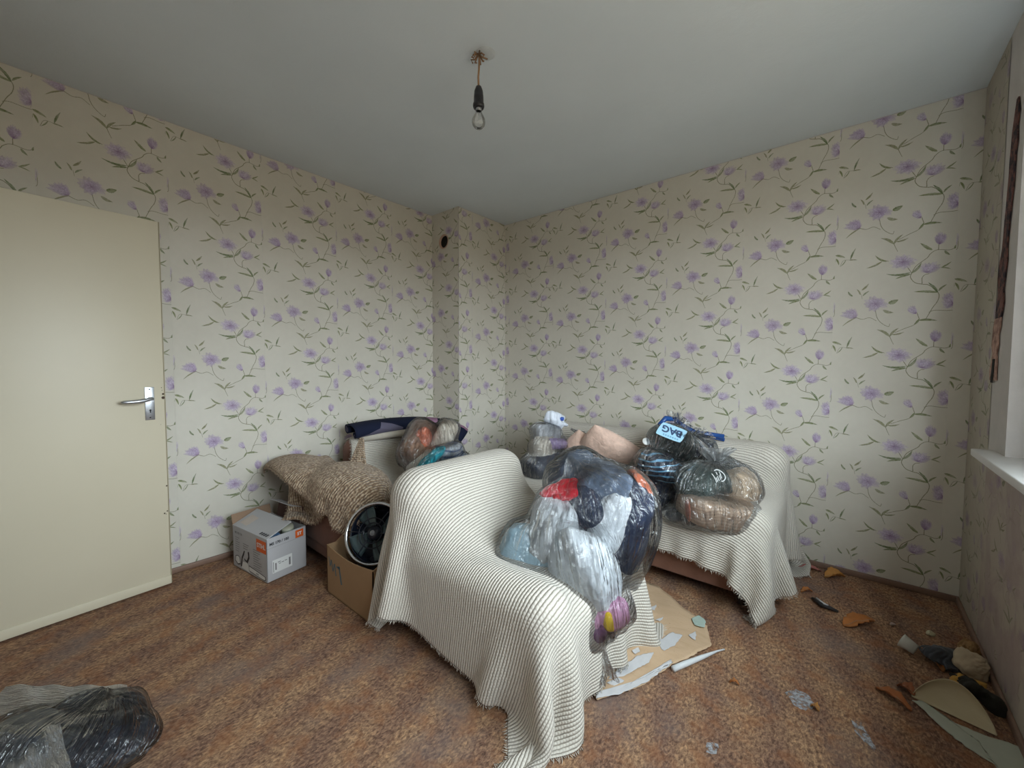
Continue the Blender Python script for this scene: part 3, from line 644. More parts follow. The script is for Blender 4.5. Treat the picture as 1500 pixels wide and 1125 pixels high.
# upright corner of the blanket drawn up to the chair back
q = np.linspace(0, 1, 14); w = np.linspace(-1, 1, 9); Q, Wd = np.meshgrid(q, w, indexing='ij')
top = np.array((0.615,-1.707,0.764)); bot = np.array((0.771,-1.854,0.492)); ax_ = np.array([.767, .50, 0]); ax_ /= np.linalg.norm(ax_)
P = top+(bot-top)*Q[..., None]+ax_*(Wd*(.012+.085*Q**1.2))[..., None]+np.array([.5, -.4, 0])*(.02*np.cos(Wd*5)*Q)[..., None]
o = grid('raised_corner', P, np.stack([Q*.35, Wd*.1], -1), M_BOUCLE, BL1); m_ = o.modifiers.new('t', 'SOLIDIFY'); m_.thickness = .02; m_ = o.modifiers.new('s', 'SUBSURF'); m_.levels = m_.render_levels = 2

# ------------------------------------------------------------------ lumps of clothing and plastic film
CR = np.array([math.cos(yaw), -math.sin(yaw), 0]); CF = np.array([math.sin(yaw), math.cos(yaw), 0]); CU = np.array([0, 0, 1.])
def waves(p, seed, n=9, f=14, warp=1.6):
    r = np.random.RandomState(seed); out = 0; tot = 0
    wv = np.zeros(p.shape[:-1])
    for k in range(4): d = r.randn(3); d /= np.linalg.norm(d); wv = wv+np.sin(p@d*f*.6+r.rand()*6.28)
    for k in range(n):
        d = r.randn(3); d /= np.linalg.norm(d); fr = f*r.uniform(.6, 2.2); a = 1/fr
        out = out+a*(2*np.abs(np.sin(p@d*fr*.5+wv*warp*.45+r.rand()*6.28))-1.2); tot += a
    return out/tot
def lump_frame(roll, tilt=0):
    c, s = math.cos(math.radians(roll)), math.sin(math.radians(roll))
    a = CR*c+CU*s; b = -CR*s+CU*c; f = CF.copy()
    if tilt: c, s = math.cos(math.radians(tilt)), math.sin(math.radians(tilt)); b, f = b*c+f*s, -b*s+f*c
    return np.stack([a, b, f], 1)
def garment(name, c, r, roll, mat, label, cat, amp=.16, seed=0, parent=None, tilt=0, p=2.4, f=None, zmin=None, group=None):
    n, m = 64, 92
    th = np.linspace(.001, np.pi-.001, n); ph = np.linspace(0, 2*np.pi, m, endpoint=False); T, H_ = np.meshgrid(th, ph, indexing='ij')
    d = np.stack([np.sin(T)*np.cos(H_), np.sin(T)*np.sin(H_), np.cos(T)], -1)
    k = (np.abs(d)**p).sum(-1)**(1/p); d = d/k[..., None]
    r = np.array(r, float); q = d*r; mr = r.mean()
    qs = q*np.array([1, .38, 1]); ff_ = f or 2.6/mr
    q = q*(1+1.5*amp*waves(qs, seed, 7, ff_)[..., None]+.55*amp*waves(qs, seed+50, 7, ff_*2.6)[..., None]+.12*amp*waves(q, seed+90, 6, ff_*6)[..., None])
    rw = np.random.RandomState(seed+500); sc_ = mr*.16*min(1, amp/.15)
    for k in range(3):      # slow bend and twist so that no heap is an oval
        dk = rw.randn(3); dk /= np.linalg.norm(dk); vk = rw.randn(3); vk /= np.linalg.norm(vk)
        q = q+vk*(sc_*np.sin((q/r)@dk*(1.6+k*.8)+rw.rand()*6.28))[..., None]
    P = q @ lump_frame(roll, tilt).T+np.array(c)
    if zmin is not None: P[..., 2] = np.maximum(P[..., 2], zmin+.004*np.sin(P[..., 0]*60))
    o = grid(name, P, np.stack([H_/6.28*mr*6, T*mr], -1), mat, parent, wrap=True)
    if label: tag(o, label, cat, group)
    return o, (np.array(c), r, lump_frame(roll, tilt), P.reshape(-1, 3))
def film(name, c, lumps, mat, label, axis=(0, 0, 1), seed=0, amp=.035, margin=.004, zmin=None, parent=None, cat='bag', rib=17, blur=9, group=None, amp2=.02, minr=.05):
    n, m = 110, 150
    ax = np.array(axis, float); ax /= np.linalg.norm(ax); t_ = np.cross(ax, [.31, .52, .8]); t_ /= np.linalg.norm(t_); b_ = np.cross(ax, t_)
    th = np.linspace(.0, np.pi, n); ph = np.linspace(0, 2*np.pi, m, endpoint=False); T, H_ = np.meshgrid(th, ph, indexing='ij')
    D = np.sin(T)[..., None]*(np.cos(H_)[..., None]*t_+np.sin(H_)[..., None]*b_)+np.cos(T)[..., None]*ax
    c = np.array(c, float); R_ = np.full(T.shape, minr)
    for lc, lr, F_, PV in lumps:
        o = ((c-lc)@F_)/lr; d = (D@F_)/lr; A_ = (d*d).sum(-1); B_ = (d*o).sum(-1); C_ = o@o-1; disc = B_*B_-A_*C_
        t = np.where(disc > 0, (-B_+np.sqrt(np.maximum(disc, 0)))/A_, 0); R_ = np.maximum(R_, t)
        q = PV-c; l = np.linalg.norm(q, axis=1); q = q/l[:, None]     # the crumpled surface itself pushes the film out
        ti = np.clip((np.arccos(np.clip(q@ax, -1, 1))/np.pi*(n-1)).round().astype(int), 0, n-1); hi = (np.arctan2(q@b_, q@t_)/(2*np.pi)*m).round().astype(int) % m
        np.maximum.at(R_, (ti, hi), l)
    def grow(A_):
        A_ = np.maximum(A_, np.maximum(np.roll(A_, 1, 1), np.roll(A_, -1, 1))); Ap = np.vstack([A_[:1], A_, A_[-1:]]); return np.maximum(A_, np.maximum(Ap[:-2], Ap[2:]))
    R_ = grow(grow(R_)); R_[:3] = R_[:3].max(); R_[-3:] = R_[-3:].max()
    R0 = R_.copy()
    for k in range(blur):
        R_ = (np.roll(R_, 1, 1)+R_+np.roll(R_, -1, 1)+np.roll(R_, 3, 1)+np.roll(R_, -3, 1))/5
        Rp = np.vstack([R_[:1], R_, R_[-1:]]); R_ = (Rp[:-2]+Rp[1:-1]+Rp[2:])/3
        R_ = np.maximum(R_, R0)
    for k in range(2):
        R_ = (np.roll(R_, 1, 1)+R_*2+np.roll(R_, -1, 1))/4; Rp = np.vstack([R_[:1], R_, R_[-1:]]); R_ = (Rp[:-2]+2*Rp[1:-1]+Rp[2:])/4
    R_[0] = R_[0].mean(); R_[-1] = R_[-1].mean()
    R_ += margin
    wn = waves(D*.5, seed, 5, 5)
    rib_ = 1-2*np.abs(np.sin(H_*rib/2+wn*2.2+np.sin(T*3)*.6)); pole = np.exp(-(T/.75)**2)+.35
    R_ = R_*(1+amp*(rib_*.5+.5)*pole*np.sin(T)**.5+amp2*.7*(waves(D*.4, seed+9, 9, 16)+.6))
    P = c+D*R_[..., None]
    if zmin is not None: P[..., 2] = np.maximum(P[..., 2], zmin+.003+.003*np.sin(P[..., 0]*70)*np.sin(P[..., 1]*50))
    o = grid(name, P, np.stack([H_/6.28*8, T/3.14*2], -1), mat, parent, wrap=True)
    tag(o, label, cat, group); return o
def film_mat(name, veil, tint=(.965, .975, .985), rough=.13, wr=.5, base=.05):
    t = NT(name); uv = t.uv(); v = t.obj()
    n1 = t.noise(1.0, t.scale(uv, (9, 1.5, 1)), 3, .5, .9); n2 = t.noise(16, v, 2, .5, 1.2)
    nr = t.bump(n1, wr, .05, t.bump(n2, wr*.8, .03))
    fr = t.n('Fresnel', i_IOR=1.45); t.put(fr.inputs['Normal'], nr)
    tr = t.n('BsdfTransparent', i_Color=tint); gl = t.n('BsdfGlossy', i_Roughness=rough); t.put(gl.inputs['Normal'], nr)
    df = t.n('BsdfDiffuse', i_Color=(.75, .78, .80)); tl = t.n('BsdfTranslucent', i_Color=(.75, .78, .80))
    m0 = t.n('MixShader', i_0=.5); t.t.links.new(df.outputs[0], m0.inputs[1]); t.t.links.new(tl.outputs[0], m0.inputs[2])
    m1 = t.n('MixShader', i_0=t.math('MULTIPLY', t.ramp(n2, [(.35, .4), (.7, 1.)]), veil*1.3)); t.t.links.new(tr.outputs[0], m1.inputs[1]); t.t.links.new(m0.outputs[0], m1.inputs[2])
    f = t.math('ADD', t.math('MULTIPLY', fr, 1.3), base)
    m2 = t.n('MixShader', i_0=f); t.t.links.new(m1.outputs[0], m2.inputs[1]); t.t.links.new(gl.outputs[0], m2.inputs[2])
    return t.out(m2)
F_CLEAR = film_mat('clear_film', .015, base=.03, wr=.8); F_MILK = film_mat('milky_film', .30, rough=.3, wr=.7); F_SOFT = film_mat('soft_film', .09, rough=.17, wr=.8, base=.07)
def ruffle(name, p0, axis, L_, r0, r1, mat, parent, seed=0, k=7, flat=1.0, side=(1, 0, 0)):
    """gathered and flared neck of a bag"""
    ax = np.array(axis, float); ax /= np.linalg.norm(ax); s_ = np.array(side, float); s_ -= ax*(s_@ax); s_ /= np.linalg.norm(s_); b_ = np.cross(ax, s_)
    n, m = 26, 90; q = np.linspace(0, 1, n); ph = np.linspace(0, 2*np.pi, m, endpoint=False); Q, H_ = np.meshgrid(q, ph, indexing='ij')
    rr = r0+(r1-r0)*Q**1.4; w_ = np.sin(H_*k+seed)*.32+np.sin(H_*(2*k-3)+seed*2+Q*3)*.22
    rr = rr*(1+w_*(.5+.5*Q)); P = np.array(p0)+ax*(L_*Q*(1+.14*np.sin(H_*3+seed)+.08*np.sin(H_*9)))[..., None]+s_*(rr*np.cos(H_))[..., None]+b_*(rr*np.sin(H_)*flat)[..., None]
    return grid(name, P, np.stack([H_, Q], -1), mat, parent, wrap=True)

G = {}
for nm, col in dict(grey=(.60, .62, .64), pale=(.74, .77, .80), blue=(.42, .60, .70), red=(.75, .01, .03), navy=(.025, .037, .075), slate=(.13, .17, .24), pink=(.55, .28, .42), mauve=(.16, .07, .14), yellow=(.75, .50, .03), orange=(.6, .16, .08), cream=(.76, .67, .55), lilac=(.58, .42, .72), olive=(.028, .038, .032), dgreen=(.05, .085, .075), beige=(.68, .50, .34), coral=(.62, .22, .14), turq=(.02, .50, .62), fur=(.30, .17, .11), white=(.66, .67, .70), black=(.018, .022, .034), peach=(.56, .36, .26), char=(.06, .065, .075)).items():
    G[nm] = fabric('cloth_'+nm, col, .55)
# striped cloths
def stripes_mat(name, c1, c2, freq, axis=1, duty=.5):
    t = NT(name); uv = t.obj(); s = t.n('SeparateXYZ', i_0=uv).outputs[axis]; w = t.math('ADD', s, t.math('MULTIPLY', t.noise(6, uv, 2), .05))
    f = t.ramp(t.math('FRACT', t.math('MULTIPLY', w, freq)), [(duty-.04, 0.), (duty+.04, 1.)])
    return t.bsdf(t.mix(f, c1, c2), .85, t.bump(t.noise(300, uv), .3, .001), Specular_IOR_Level=.2)
G['navystripe'] = stripes_mat('cloth_navy_striped', (.02, .03, .06), (.26, .62, .85), 34, 2, .72)
G['whitestripe'] = stripes_mat('cloth_white_striped', (.66, .68, .74), (.22, .27, .42), 26, 2, .68)
G['towel'] = stripes_mat('cloth_beige_towel', (.62, .44, .31), (.52, .36, .25), 60, 2, .5)

# bag A : big clear sack of laundry on the front armchair
LA = []
def gA(*a, **k):
    o, l = garment(*a, **k); LA.append(l)
dA = 1.80
gA('garment', (2.096,-1.406,0.378), (.205, .30, .12), -16, G['slate'], 'dull blue garment filling the back of the big clear sack', 'clothing', seed=14, amp=.12)
gA('garment', (2.186,-1.396,0.607), (.185, .15, .14), -20, G['slate'], 'slate blue garment filling the top of the big clear sack', 'clothing', seed=1, amp=.17)
gA('garment', (2.029,-1.404,0.697), (.11, .12, .12), 15, G['slate'], 'grey blue sleeve at the rounded top of the big clear sack', 'clothing', seed=2)
gA('garment', (2.291,-1.393,0.492), (.10, .24, .12), -12, G['navy'], 'navy trousers down the right side of the big clear sack', 'clothing', seed=3)
gA('garment', (2.254,-1.511,0.563), (.072, .13, .06), -22, G['pale'], 'white vest between the navy garments in the big clear sack', 'clothing', seed=4, amp=.2)
gA('garment', (2.160,-1.548,0.610), (.07, .09, .07), 15, G['navy'], 'dark blue sleeve right of the red underwear in the clear sack', 'clothing', seed=15, amp=.2)
gA('undergarment', (2.065,-1.597,0.677), (.075, .040, .05), 12, G['red'], 'bright red underwear near the top left of the big clear sack', 'clothing', seed=5, amp=.35, f=60)
gA('garment', (2.062,-1.674,0.513), (.095, .145, .09), -14, G['grey'], 'grey cotton shirt above the pale one in the big clear sack', 'clothing', seed=6, amp=.17)
gA('garment', (2.216,-1.670,0.397), (.135, .195, .11), 20, G['pale'], 'large white and pale blue shirt at the front of the big clear sack', 'clothing', seed=7, amp=.13)
gA('garment', (1.986,-1.706,0.395), (.135, .13, .12), -32, G['blue'], 'light blue garment at the left side of the big clear sack', 'clothing', seed=8, amp=.14)
gA('garment', (1.928,-1.757,0.353), (.045, .055, .06), -20, G['pink'], 'small pink garment at the left edge of the big clear sack', 'clothing', seed=9, amp=.2)
gA('garment', (2.278,-1.705,0.254), (.135, .062, .08), 10, G['pink'], 'pink garment at the bottom of the big clear sack', 'clothing', seed=10, amp=.22)
gA('garment', (2.276,-1.723,0.207), (.085, .052, .06), 35, G['mauve'], 'dark mauve garment in the lowest corner of the big clear sack', 'clothing', seed=11, amp=.25)
gA('cloth_scrap', (2.356,-1.718,0.271), (.019, .036, .02), 10, G['yellow'], 'small yellow cloth at the bottom of the big clear sack', 'clothing', seed=12, amp=.2)
gA('garment', (2.326,-1.351,0.696), (.022, .07, .05), 35, G['orange'], 'orange and white edge of a garment at the top right of the big clear sack', 'clothing', seed=13, amp=.25)
FA = film('plastic_sack', (2.161,-1.558,0.434), LA, F_CLEAR, 'big clear plastic sack of clothes propped on the front armchair', axis=(.25, -.12, -.95), seed=3, rib=23, margin=.004, amp=.03)
ruffle('gathered_neck', (2.309,-1.723,0.174), np.array((2.340,-1.730,0.077))-np.array((2.309,-1.723,0.174)), .125, .03, .040, F_SOFT, FA, 2, 5, .5, CR)

# bag B : small clear bag, knotted, in the far sofa corner
LB = []
def gB(*a, **k):
    o, l = garment(*a, **k); LB.append(l)
gB('garment', (1.289,-0.603,0.437), (.15, .14, .13), 10, G['navy'], 'navy garment at the bottom of the knotted bag on the sofa', 'clothing', seed=21)
gB('garment', (1.465,-0.523,0.400), (.10, .12, .10), 0, G['char'], 'charcoal garment at the right side of the knotted bag on the sofa', 'clothing', seed=22)
gB('garment', (1.254,-0.582,0.609), (.11, .10, .10), 0, G['cream'], 'cream garment in the top of the knotted bag on the sofa', 'clothing', seed=23, amp=.25)
gB('garment', (1.369,-0.562,0.657), (.07, .045, .06), -10, G['lilac'], 'lilac cloth showing in the top of the knotted bag on the sofa', 'clothing', seed=24, amp=.25)
gB('garment', (1.251,-0.552,0.714), (.10, .06, .09), 0, G['white'], 'whitish crumpled cloth under the knot of the bag on the sofa', 'clothing', seed=25, amp=.25)
FB = film('plastic_bag', (1.316,-0.535,0.543), LB, F_SOFT, 'clear plastic bag with a white knotted top in the left sofa corner', seed=6, axis=(0.05, 0, 1), rib=15)
kn, _ = garment('knotted_handles', (1.319,-0.516,0.810), (.085, .038, .045), -22, plain('white_blue_plastic', (.70, .74, .82), .35, .12, 30), None, None, amp=.35, seed=31, parent=FB)
kn2, _ = garment('blue_print_patch', (1.365,-0.522,0.831), (.022, .014, .014), -20, plain('blue_plastic', (.03, .09, .42), .35), None, None, amp=.3, seed=32, parent=FB)
ruffle('handle', (1.420,-0.474,0.754), CR*.9-CU*.45, .10, .012, .035, F_SOFT, FB, 1, 4, .6, CF)

# bag C : dark garments in a clear bag with a BAG label
LC = []
def gC(*a, **k):
    o, l = garment(*a, **k); LC.append(l)
gC('garment', (2.112,-0.629,0.490), (.17, .15, .15), 35, G['navy'], 'shiny navy garment in the bag with the blue BAG label', 'clothing', seed=41, amp=.16)
gC('garment', (2.121,-0.734,0.368), (.10, .13, .10), 10, G['navy'], 'navy folds at the bottom of the bag with the blue BAG label', 'clothing', seed=42)
gC('garment', (2.172,-0.663,0.624), (.15, .075, .12), -18, G['navystripe'], 'navy garment with light blue stripes in the bag with the BAG label', 'clothing', seed=43, amp=.10)
gC('garment', (2.157,-0.447,0.730), (.15, .11, .11), -20, G['olive'], 'dark olive garment behind the BAG label', 'clothing', seed=44, amp=.12)
gC('garment', (2.276,-0.351,0.687), (.10, .08, .10), -25, G['black'], 'black garment on the right of the bag with the BAG label', 'clothing', seed=45)
FC_M = film_mat('glossy_film', .02, (.80, .86, .92), .07, .9, .09)
FC = film('plastic_bag', (2.147,-0.531,0.569), LC, FC_M, 'glossy clear bag of dark clothes with a light blue BAG label on the sofa', seed=8, axis=(.3, .2, .9), rib=19, amp=.04)
M_BLUEP = plain('blue_plastic_hem', (.015, .07, .26), .25, .2, 40)
rs = np.random.RandomState(4)
pts = [(2.094,-0.518,0.854), (2.119,-0.469,0.891), (2.156,-0.413,0.884), (2.211,-0.356,0.830), (2.273,-0.320,0.797), (2.339,-0.291,0.792), (2.411,-0.258,0.778)]
tube('blue_hem', pts, [.010, .018, .016, .013, .012, .013, .018], M_BLUEP, FC, 8); tube('blue_hem', [np.array(p)+CU*-.02+CR*.01+CF*.01 for p in pts[2:]], [.008, .010, .010, .010, .012], M_BLUEP, FC, 8)
ruffle('torn_top', (2.205,-0.403,0.791), CU*.8+CR*.5, .09, .09, .13, F_CLEAR, FC, 3, 6, .35, CR)
bpy.context.view_layer.update()
def bvh_of(o):
    me = o.data; return BVHTree.FromPolygons([o.matrix_world @ v.co for v in me.vertices], [p.vertices[:] for p in me.polygons])
def letters_of(body, size, heavy=.0):
    cu = bpy.data.curves.new('t', 'FONT'); cu.body = body; cu.size = size; cu.align_x = 'CENTER'; cu.align_y = 'CENTER'; cu.offset = heavy; cu.resolution_u = 3
    to = bpy.data.objects.new('t', cu); COL.objects.link(to); bpy.context.view_layer.update()
    me = bpy.data.meshes.new_from_object(to.evaluated_get(bpy.context.evaluated_depsgraph_get())); bpy.data.objects.remove(to)
    v = [tuple(q.co) for q in me.vertices]; f = [tuple(p.vertices) for p in me.polygons]; return np.array(v), f
def print_letters(name, body, size, o, u, v, mat, parent, bold=.0, off=.0008, bvh=None, sx=1.):
    V, F = letters_of(body, size, bold); o, u, v = [np.array(q, float) for q in (o, u, v)]; nrm = np.cross(u, v)
    P = o+u*V[:, :1]*sx+v*V[:, 1:2]+nrm*off
    if bvh: P = project(P, nrm, bvh, off)
    return pydata(name, P, F, mat, parent)
def project(P, nrm, bvh, off):
    out = []
    for p in P:
        h = bvh.ray_cast(Vector(p+nrm*.25), Vector(-nrm)); out.append(np.array(h[0])+nrm*off if h[0] is not None else p)
    return np.array(out)
bv = bvh_of(FC)
lab_c = np.array((2.176,-0.557,0.808)); nr = -CF*.85+CU*.5; nr /= np.linalg.norm(nr)
th = math.radians(160); ur = CR*math.cos(math.radians(-27))+CU*math.sin(math.radians(-27)); ur -= nr*(ur@nr); ur /= np.linalg.norm(ur); vr = np.cross(nr, ur)
ug, vg = np.meshgrid(np.linspace(-1, 1, 9), np.linspace(-1, 1, 7), indexing='ij')
hw, hh = .078, .048
Pp = lab_c+ur*(ug*hw*(1-.06*vg**4)+vg*.012)[..., None]+vr*(vg*hh*(1-.08*ug**4))[..., None]; Pq = project(Pp.reshape(-1, 3), nr, bv, .002).reshape(Pp.shape)
ht = (Pq-lab_c)@nr; Pq = Pp+nr*np.percentile(ht, 88)+nr*(.25*(ht-np.percentile(ht, 88)).clip(-.02, .0))[..., None]*0   # the printed panel is a flat, stiffer patch
lab_c = lab_c+nr*np.percentile(ht, 88); lab = grid('label', Pq, None, plain('light_blue_print', (.34, .58, .74), .5, .05), FC)
M_FAINT = plain('faint_print', (.16, .34, .48), .5); M_INK = plain('navy_ink', (.012, .04, .12), .5, .1)
bl = bvh_of(lab)
bag_word = print_letters('lettering', 'BAG', .062, lab_c+vr*.008, -ur, -vr, M_INK, lab, .0020, .0, None, 1.0)
def on_label(o):
    me = o.data
    for v in me.vertices:
        h = bl.ray_cast(Vector(np.array(v.co)+nr*.2), Vector(-nr))
        if h[0] is not None: v.co = h[0]+Vector(nr*.002)
on_label(bag_word)
for k in range(7):      # the small faint line of type below, unreadable in the photograph
    x0_ = -.046+.014*k; q_ = np.array([lab_c+ur*(x0_+a_)-vr*(.028+b_) for a_, b_ in ((0, 0), (.009, 0), (.009, .010), (0, .010))]); pq = pydata('faint_print', q_, [[0, 1, 2, 3]], M_FAINT, lab); on_label(pq)
lathe('round_sticker', [(.0001, .004), (.021, .003), (.024, 0)], project(np.array([(2.089,-0.630,0.799)]), nr, bv, .002)[0], plain('white_sticker', (.75, .75, .72), .4), FC, 20, nr)

# bag D : clear bag with beige towel on the right of the sofa
LD = []
def gD(*a, **k):
    o, l = garment(*a, **k); LD.append(l)
gD('folded_towel', (2.501,-0.750,0.461), (.175, .075, .15), -6, G['towel'], 'folded beige towel in the clear bag at the right end of the sofa', 'towel', seed=51, amp=.06, p=4)
gD('garment', (2.564,-0.587,0.557), (.105, .10, .11), -20, G['beige'], 'beige cloth on the right of the bag with the towel', 'clothing', seed=52, amp=.10)
gD('garment', (2.408,-0.689,0.596), (.145, .09, .13), 12, G['dgreen'], 'dark green garment on top of the folded towel', 'clothing', seed=53, amp=.14)
gD('garment', (2.509,-0.525,0.622), (.10, .06, .10), -18, G['olive'], 'dark garment behind the green one in the bag with the towel', 'clothing', seed=54)
gD('garment', (2.611,-0.675,0.393), (.075, .035, .09), 12, G['black'], 'black cloth under the right end of the folded towel', 'clothing', seed=55)
gD('garment', (2.334,-0.789,0.395), (.09, .035, .10), -10, G['char'], 'charcoal cloth at the left under the folded towel', 'clothing', seed=56)
gD('towel_edge', (2.409,-0.955,0.496), (.009, .056, .02), 4, G['coral'], 'coral stripe down the left end of the folded towel', 'towel', seed=57, amp=.05)
FD = film('plastic_bag', (2.473,-0.692,0.507), LD, F_SOFT, 'clear plastic bag with a folded beige towel at the right end of the sofa', seed=12, axis=(-.1, .25, .95), rib=21, amp=.04)
ruffle('gathered_neck', (2.453,-0.594,0.673), CU*.9+CF*.2, .08, .022, .075, F_MILK, FD, 4, 6, .6, CR)
M_LOGO = plain('white_print', (.78, .80, .80), .4, .05)
nr2 = -CF*.9+CU*.4; nr2 /= np.linalg.norm(nr2); u2 = CR*math.cos(.3)+CU*math.sin(.3); u2 -= nr2*(u2@nr2); u2 /= np.linalg.norm(u2); v2 = np.cross(nr2, u2); bd = bvh_of(FD)
pc = np.array((2.498,-0.754,0.648)); a = np.linspace(0, 2*np.pi, 28)
for k, (du, dv, L_) in enumerate([(-.028, -.016, .022), (-.018, -.012, .026), (-.008, -.010, .024), (.000, -.006, .022), (.006, .010, .020), (-.01, .014, .016)]):
    pp = np.array([pc+u2*(du+.004*q)+v2*(dv+L_*(q-.5)) for q in np.linspace(0, 1, 5)]); pp = project(pp, nr2, bd, .003)
    tube('logo_stroke', pp, .0022, M_LOGO, FD, 5)
pp = project(np.array([pc+u2*.026*np.cos(q)+v2*.032*np.sin(q) for q in np.linspace(-1.9, 1.9, 14)]), nr2, bd, .003); tube('logo_stroke', pp, .0028, M_LOGO, FD, 5)
pp = project(np.array([pc+u2*(-.034+.002*np.sin(q*4))+v2*(.02-.05*q) for q in np.linspace(0, 1, 6)]), nr2, bd, .003); tube('logo_stroke', pp, .0022, M_LOGO, FD, 5)

# bag E : on the left armchair
LE = []
def gE(*a, **k):
    o, l = garment(*a, **k); LE.append(l)
gE('garment', (0.700,-1.328,0.675), (.10, .14, .12), -25, G['fur'], 'brown furry garment in the bag on the left armchair', 'clothing', seed=61, amp=.28)
gE('garment', (0.783,-1.333,0.733), (.045, .06, .06), 30, G['orange'], 'rust orange cloth in the bag on the left armchair', 'clothing', seed=62, amp=.3)
gE('garment', (0.823,-1.197,0.719), (.07, .12, .10), -28, G['cream'], 'cream garment at the peak of the bag on the left armchair', 'clothing', seed=63)
gE('garment', (0.796,-1.385,0.569), (.04, .09, .06), -38, G['cream'], 'cream sleeve in front of the furry garment in the bag', 'clothing', seed=64)
gE('garment', (0.906,-1.238,0.617), (.11, .07, .10), 25, G['whitestripe'], 'white shirt with blue stripes in the bag on the left armchair', 'clothing', seed=65, amp=.12)
gE('garment', (0.934,-1.397,0.616), (.040, .115, .05), -48, G['turq'], 'turquoise cloth across the bag on the left armchair', 'clothing', seed=66, amp=.22)
gE('garment', (0.926,-1.150,0.503), (.15, .09, .13), -20, G['slate'], 'slate blue garment in the right of the bag on the left armchair', 'clothing', seed=67)
gE('garment', (0.893,-1.258,0.471), (.10, .05, .10), 10, G['navy'], 'navy garment at the bottom of the bag on the left armchair', 'clothing', seed=68)
FE = film('plastic_bag', (0.839,-1.242,0.598), LE, F_CLEAR, 'clear bag of mixed clothes with a turquoise cloth on the left armchair', seed=15, axis=(-.2, .0, .95), rib=17)

# bag F : foreground, on the floor at lower left
LF = []
def gF(*a, **k):
    o, l = garment(*a, **k); LF.append(l)
gF('garment', (1.249,-3.007,0.068), (.17, .085, .13), -4, G['black'], 'black garment in the bag on the floor near the door', 'clothing', seed=71, amp=.18, zmin=.012)
gF('garment', (1.212,-2.960,0.056), (.085, .085, .11), 20, G['black'], 'black jacket at the right of the bag on the floor near the door', 'clothing', seed=72, zmin=.012)
gF('garment', (1.213,-3.126,0.099), (.15, .09, .12), 0, G['char'], 'dark grey garment at the left of the bag on the floor near the door', 'clothing', seed=73, zmin=.012)
FF = film('plastic_bag', (1.217,-3.034,0.063), LF, F_CLEAR, 'greyish clear plastic bag of black clothes on the floor near the door', seed=18, axis=(-.5, .55, .45), rib=13, amp=.05, zmin=.002)
# its loose open mouth lying towards the door
def sheetgrid(corners, n, m, bend, mat, parent, name, uvs=(1, 1)):
    a, b, c_, d = [np.array(q, float) for q in corners]; Q, R_ = np.meshgrid(np.linspace(0, 1, n), np.linspace(0, 1, m), indexing='ij')
    P = (a*(1-Q)[..., None]+b*Q[..., None])*(1-R_)[..., None]+(d*(1-Q)[..., None]+c_*Q[..., None])*R_[..., None]
    P = P+bend(Q, R_)
    return grid(name, P, np.stack([Q*uvs[0], R_*uvs[1]], -1), mat, parent)
def bz(f): return lambda q, r: np.stack([np.zeros_like(q), np.zeros_like(q), f(q, r)], -1)
sheetgrid([(0.860,-3.214,0.068), (0.828,-3.159,0.124), (1.121,-2.889,0.110), (1.255,-2.896,0.101)], 14, 44, bz(lambda q, r: .006*np.sin(r*9)*np.sin(q*3)+.004*np.sin(r*23+q*5)), F_MILK, FF, 'loose_mouth', (3, 3))
sheetgrid([(1.107,-3.235,0.189), (1.313,-3.050,0.193), (1.505,-3.035,0.152), (1.294,-3.226,0.144)], 24, 24, bz(lambda q, r: .01*np.sin(r*9+q*14)+.006*np.sin(q*31)), F_MILK, FF, 'folded_film', (3, 3))

# ------------------------------------------------------------------ cushions
def cushion(c, w, hgt, th, roll, tilt, mat, label, seed=0, yawd=0):
    n = m = 40; a, b = np.meshgrid(np.linspace(-1, 1, n), np.linspace(-1, 1, m), indexing='ij')
    r = np.random.RandomState(seed)
    prof = ((1-np.abs(a)**2.6)*(1-np.abs(b)**2.6)).clip(0)**.7
    pin_ = 1-.06*(1-np.abs(a)**2)*0
    X = a*w/2*(1-.09*(a*b)**2-.05*(1-b*b)*a*a); Y = b*hgt/2*(1-.09*(a*b)**2-.05*(1-a*a)*b*b)
    wr = waves(np.stack([X, Y*.5, X*0], -1), seed, 9, 26)*.04
    tp = np.stack([X, Y, -(th/2*prof+wr*prof+.004)], -1); bt = np.stack([X, Y, th/2*prof], -1)
    F_ = lump_frame(roll, tilt)
    r_ = math.radians(yawd); Rz = np.array([[math.cos(r_), -math.sin(r_), 0], [math.sin(r_), math.cos(r_), 0], [0, 0, 1]])
    F_ = Rz @ F_
    V = np.concatenate([(tp@F_.T+np.array(c)).reshape(-1, 3), (bt@F_.T+np.array(c)).reshape(-1, 3)])
    F = []
    for i in range(n-1):
        for j in range(m-1):
            q = [i*m+j, i*m+j+1, (i+1)*m+j+1, (i+1)*m+j]; F.append(q); F.append([x+n*m for x in q][::-1])
    for i in range(n-1):
        for j, s_ in ((0, 1), (m-1, -1)): q = [i*m+j, (i+1)*m+j, (i+1)*m+j+n*m, i*m+j+n*m]; F.append(q if s_ > 0 else q[::-1])
        for j, s_ in ((0, -1), (n-1, 1)): q = [j*m+i, j*m+i+1, j*m+i+1+n*m, j*m+i+n*m]; F.append(q if s_ > 0 else q[::-1])
    o = pydata('cushion', V, F, mat, None, True); tag(o, label, 'cushion', 'peach cushions on the sofa'); return o
M_PEACH = fabric('peach_plush', (.72, .50, .40), .5, 20, .25, 160, .3)
cushion((1.733,-0.466,0.660), .40, .25, .15, -28, -38, M_PEACH, 'peach plush cushion lying on another against the sofa back', 3)
cushion((1.544,-0.446,0.591), .36, .24, .13, -38, -30, M_PEACH, 'peach plush cushion half hidden under the other, beside the knotted bag', 5)

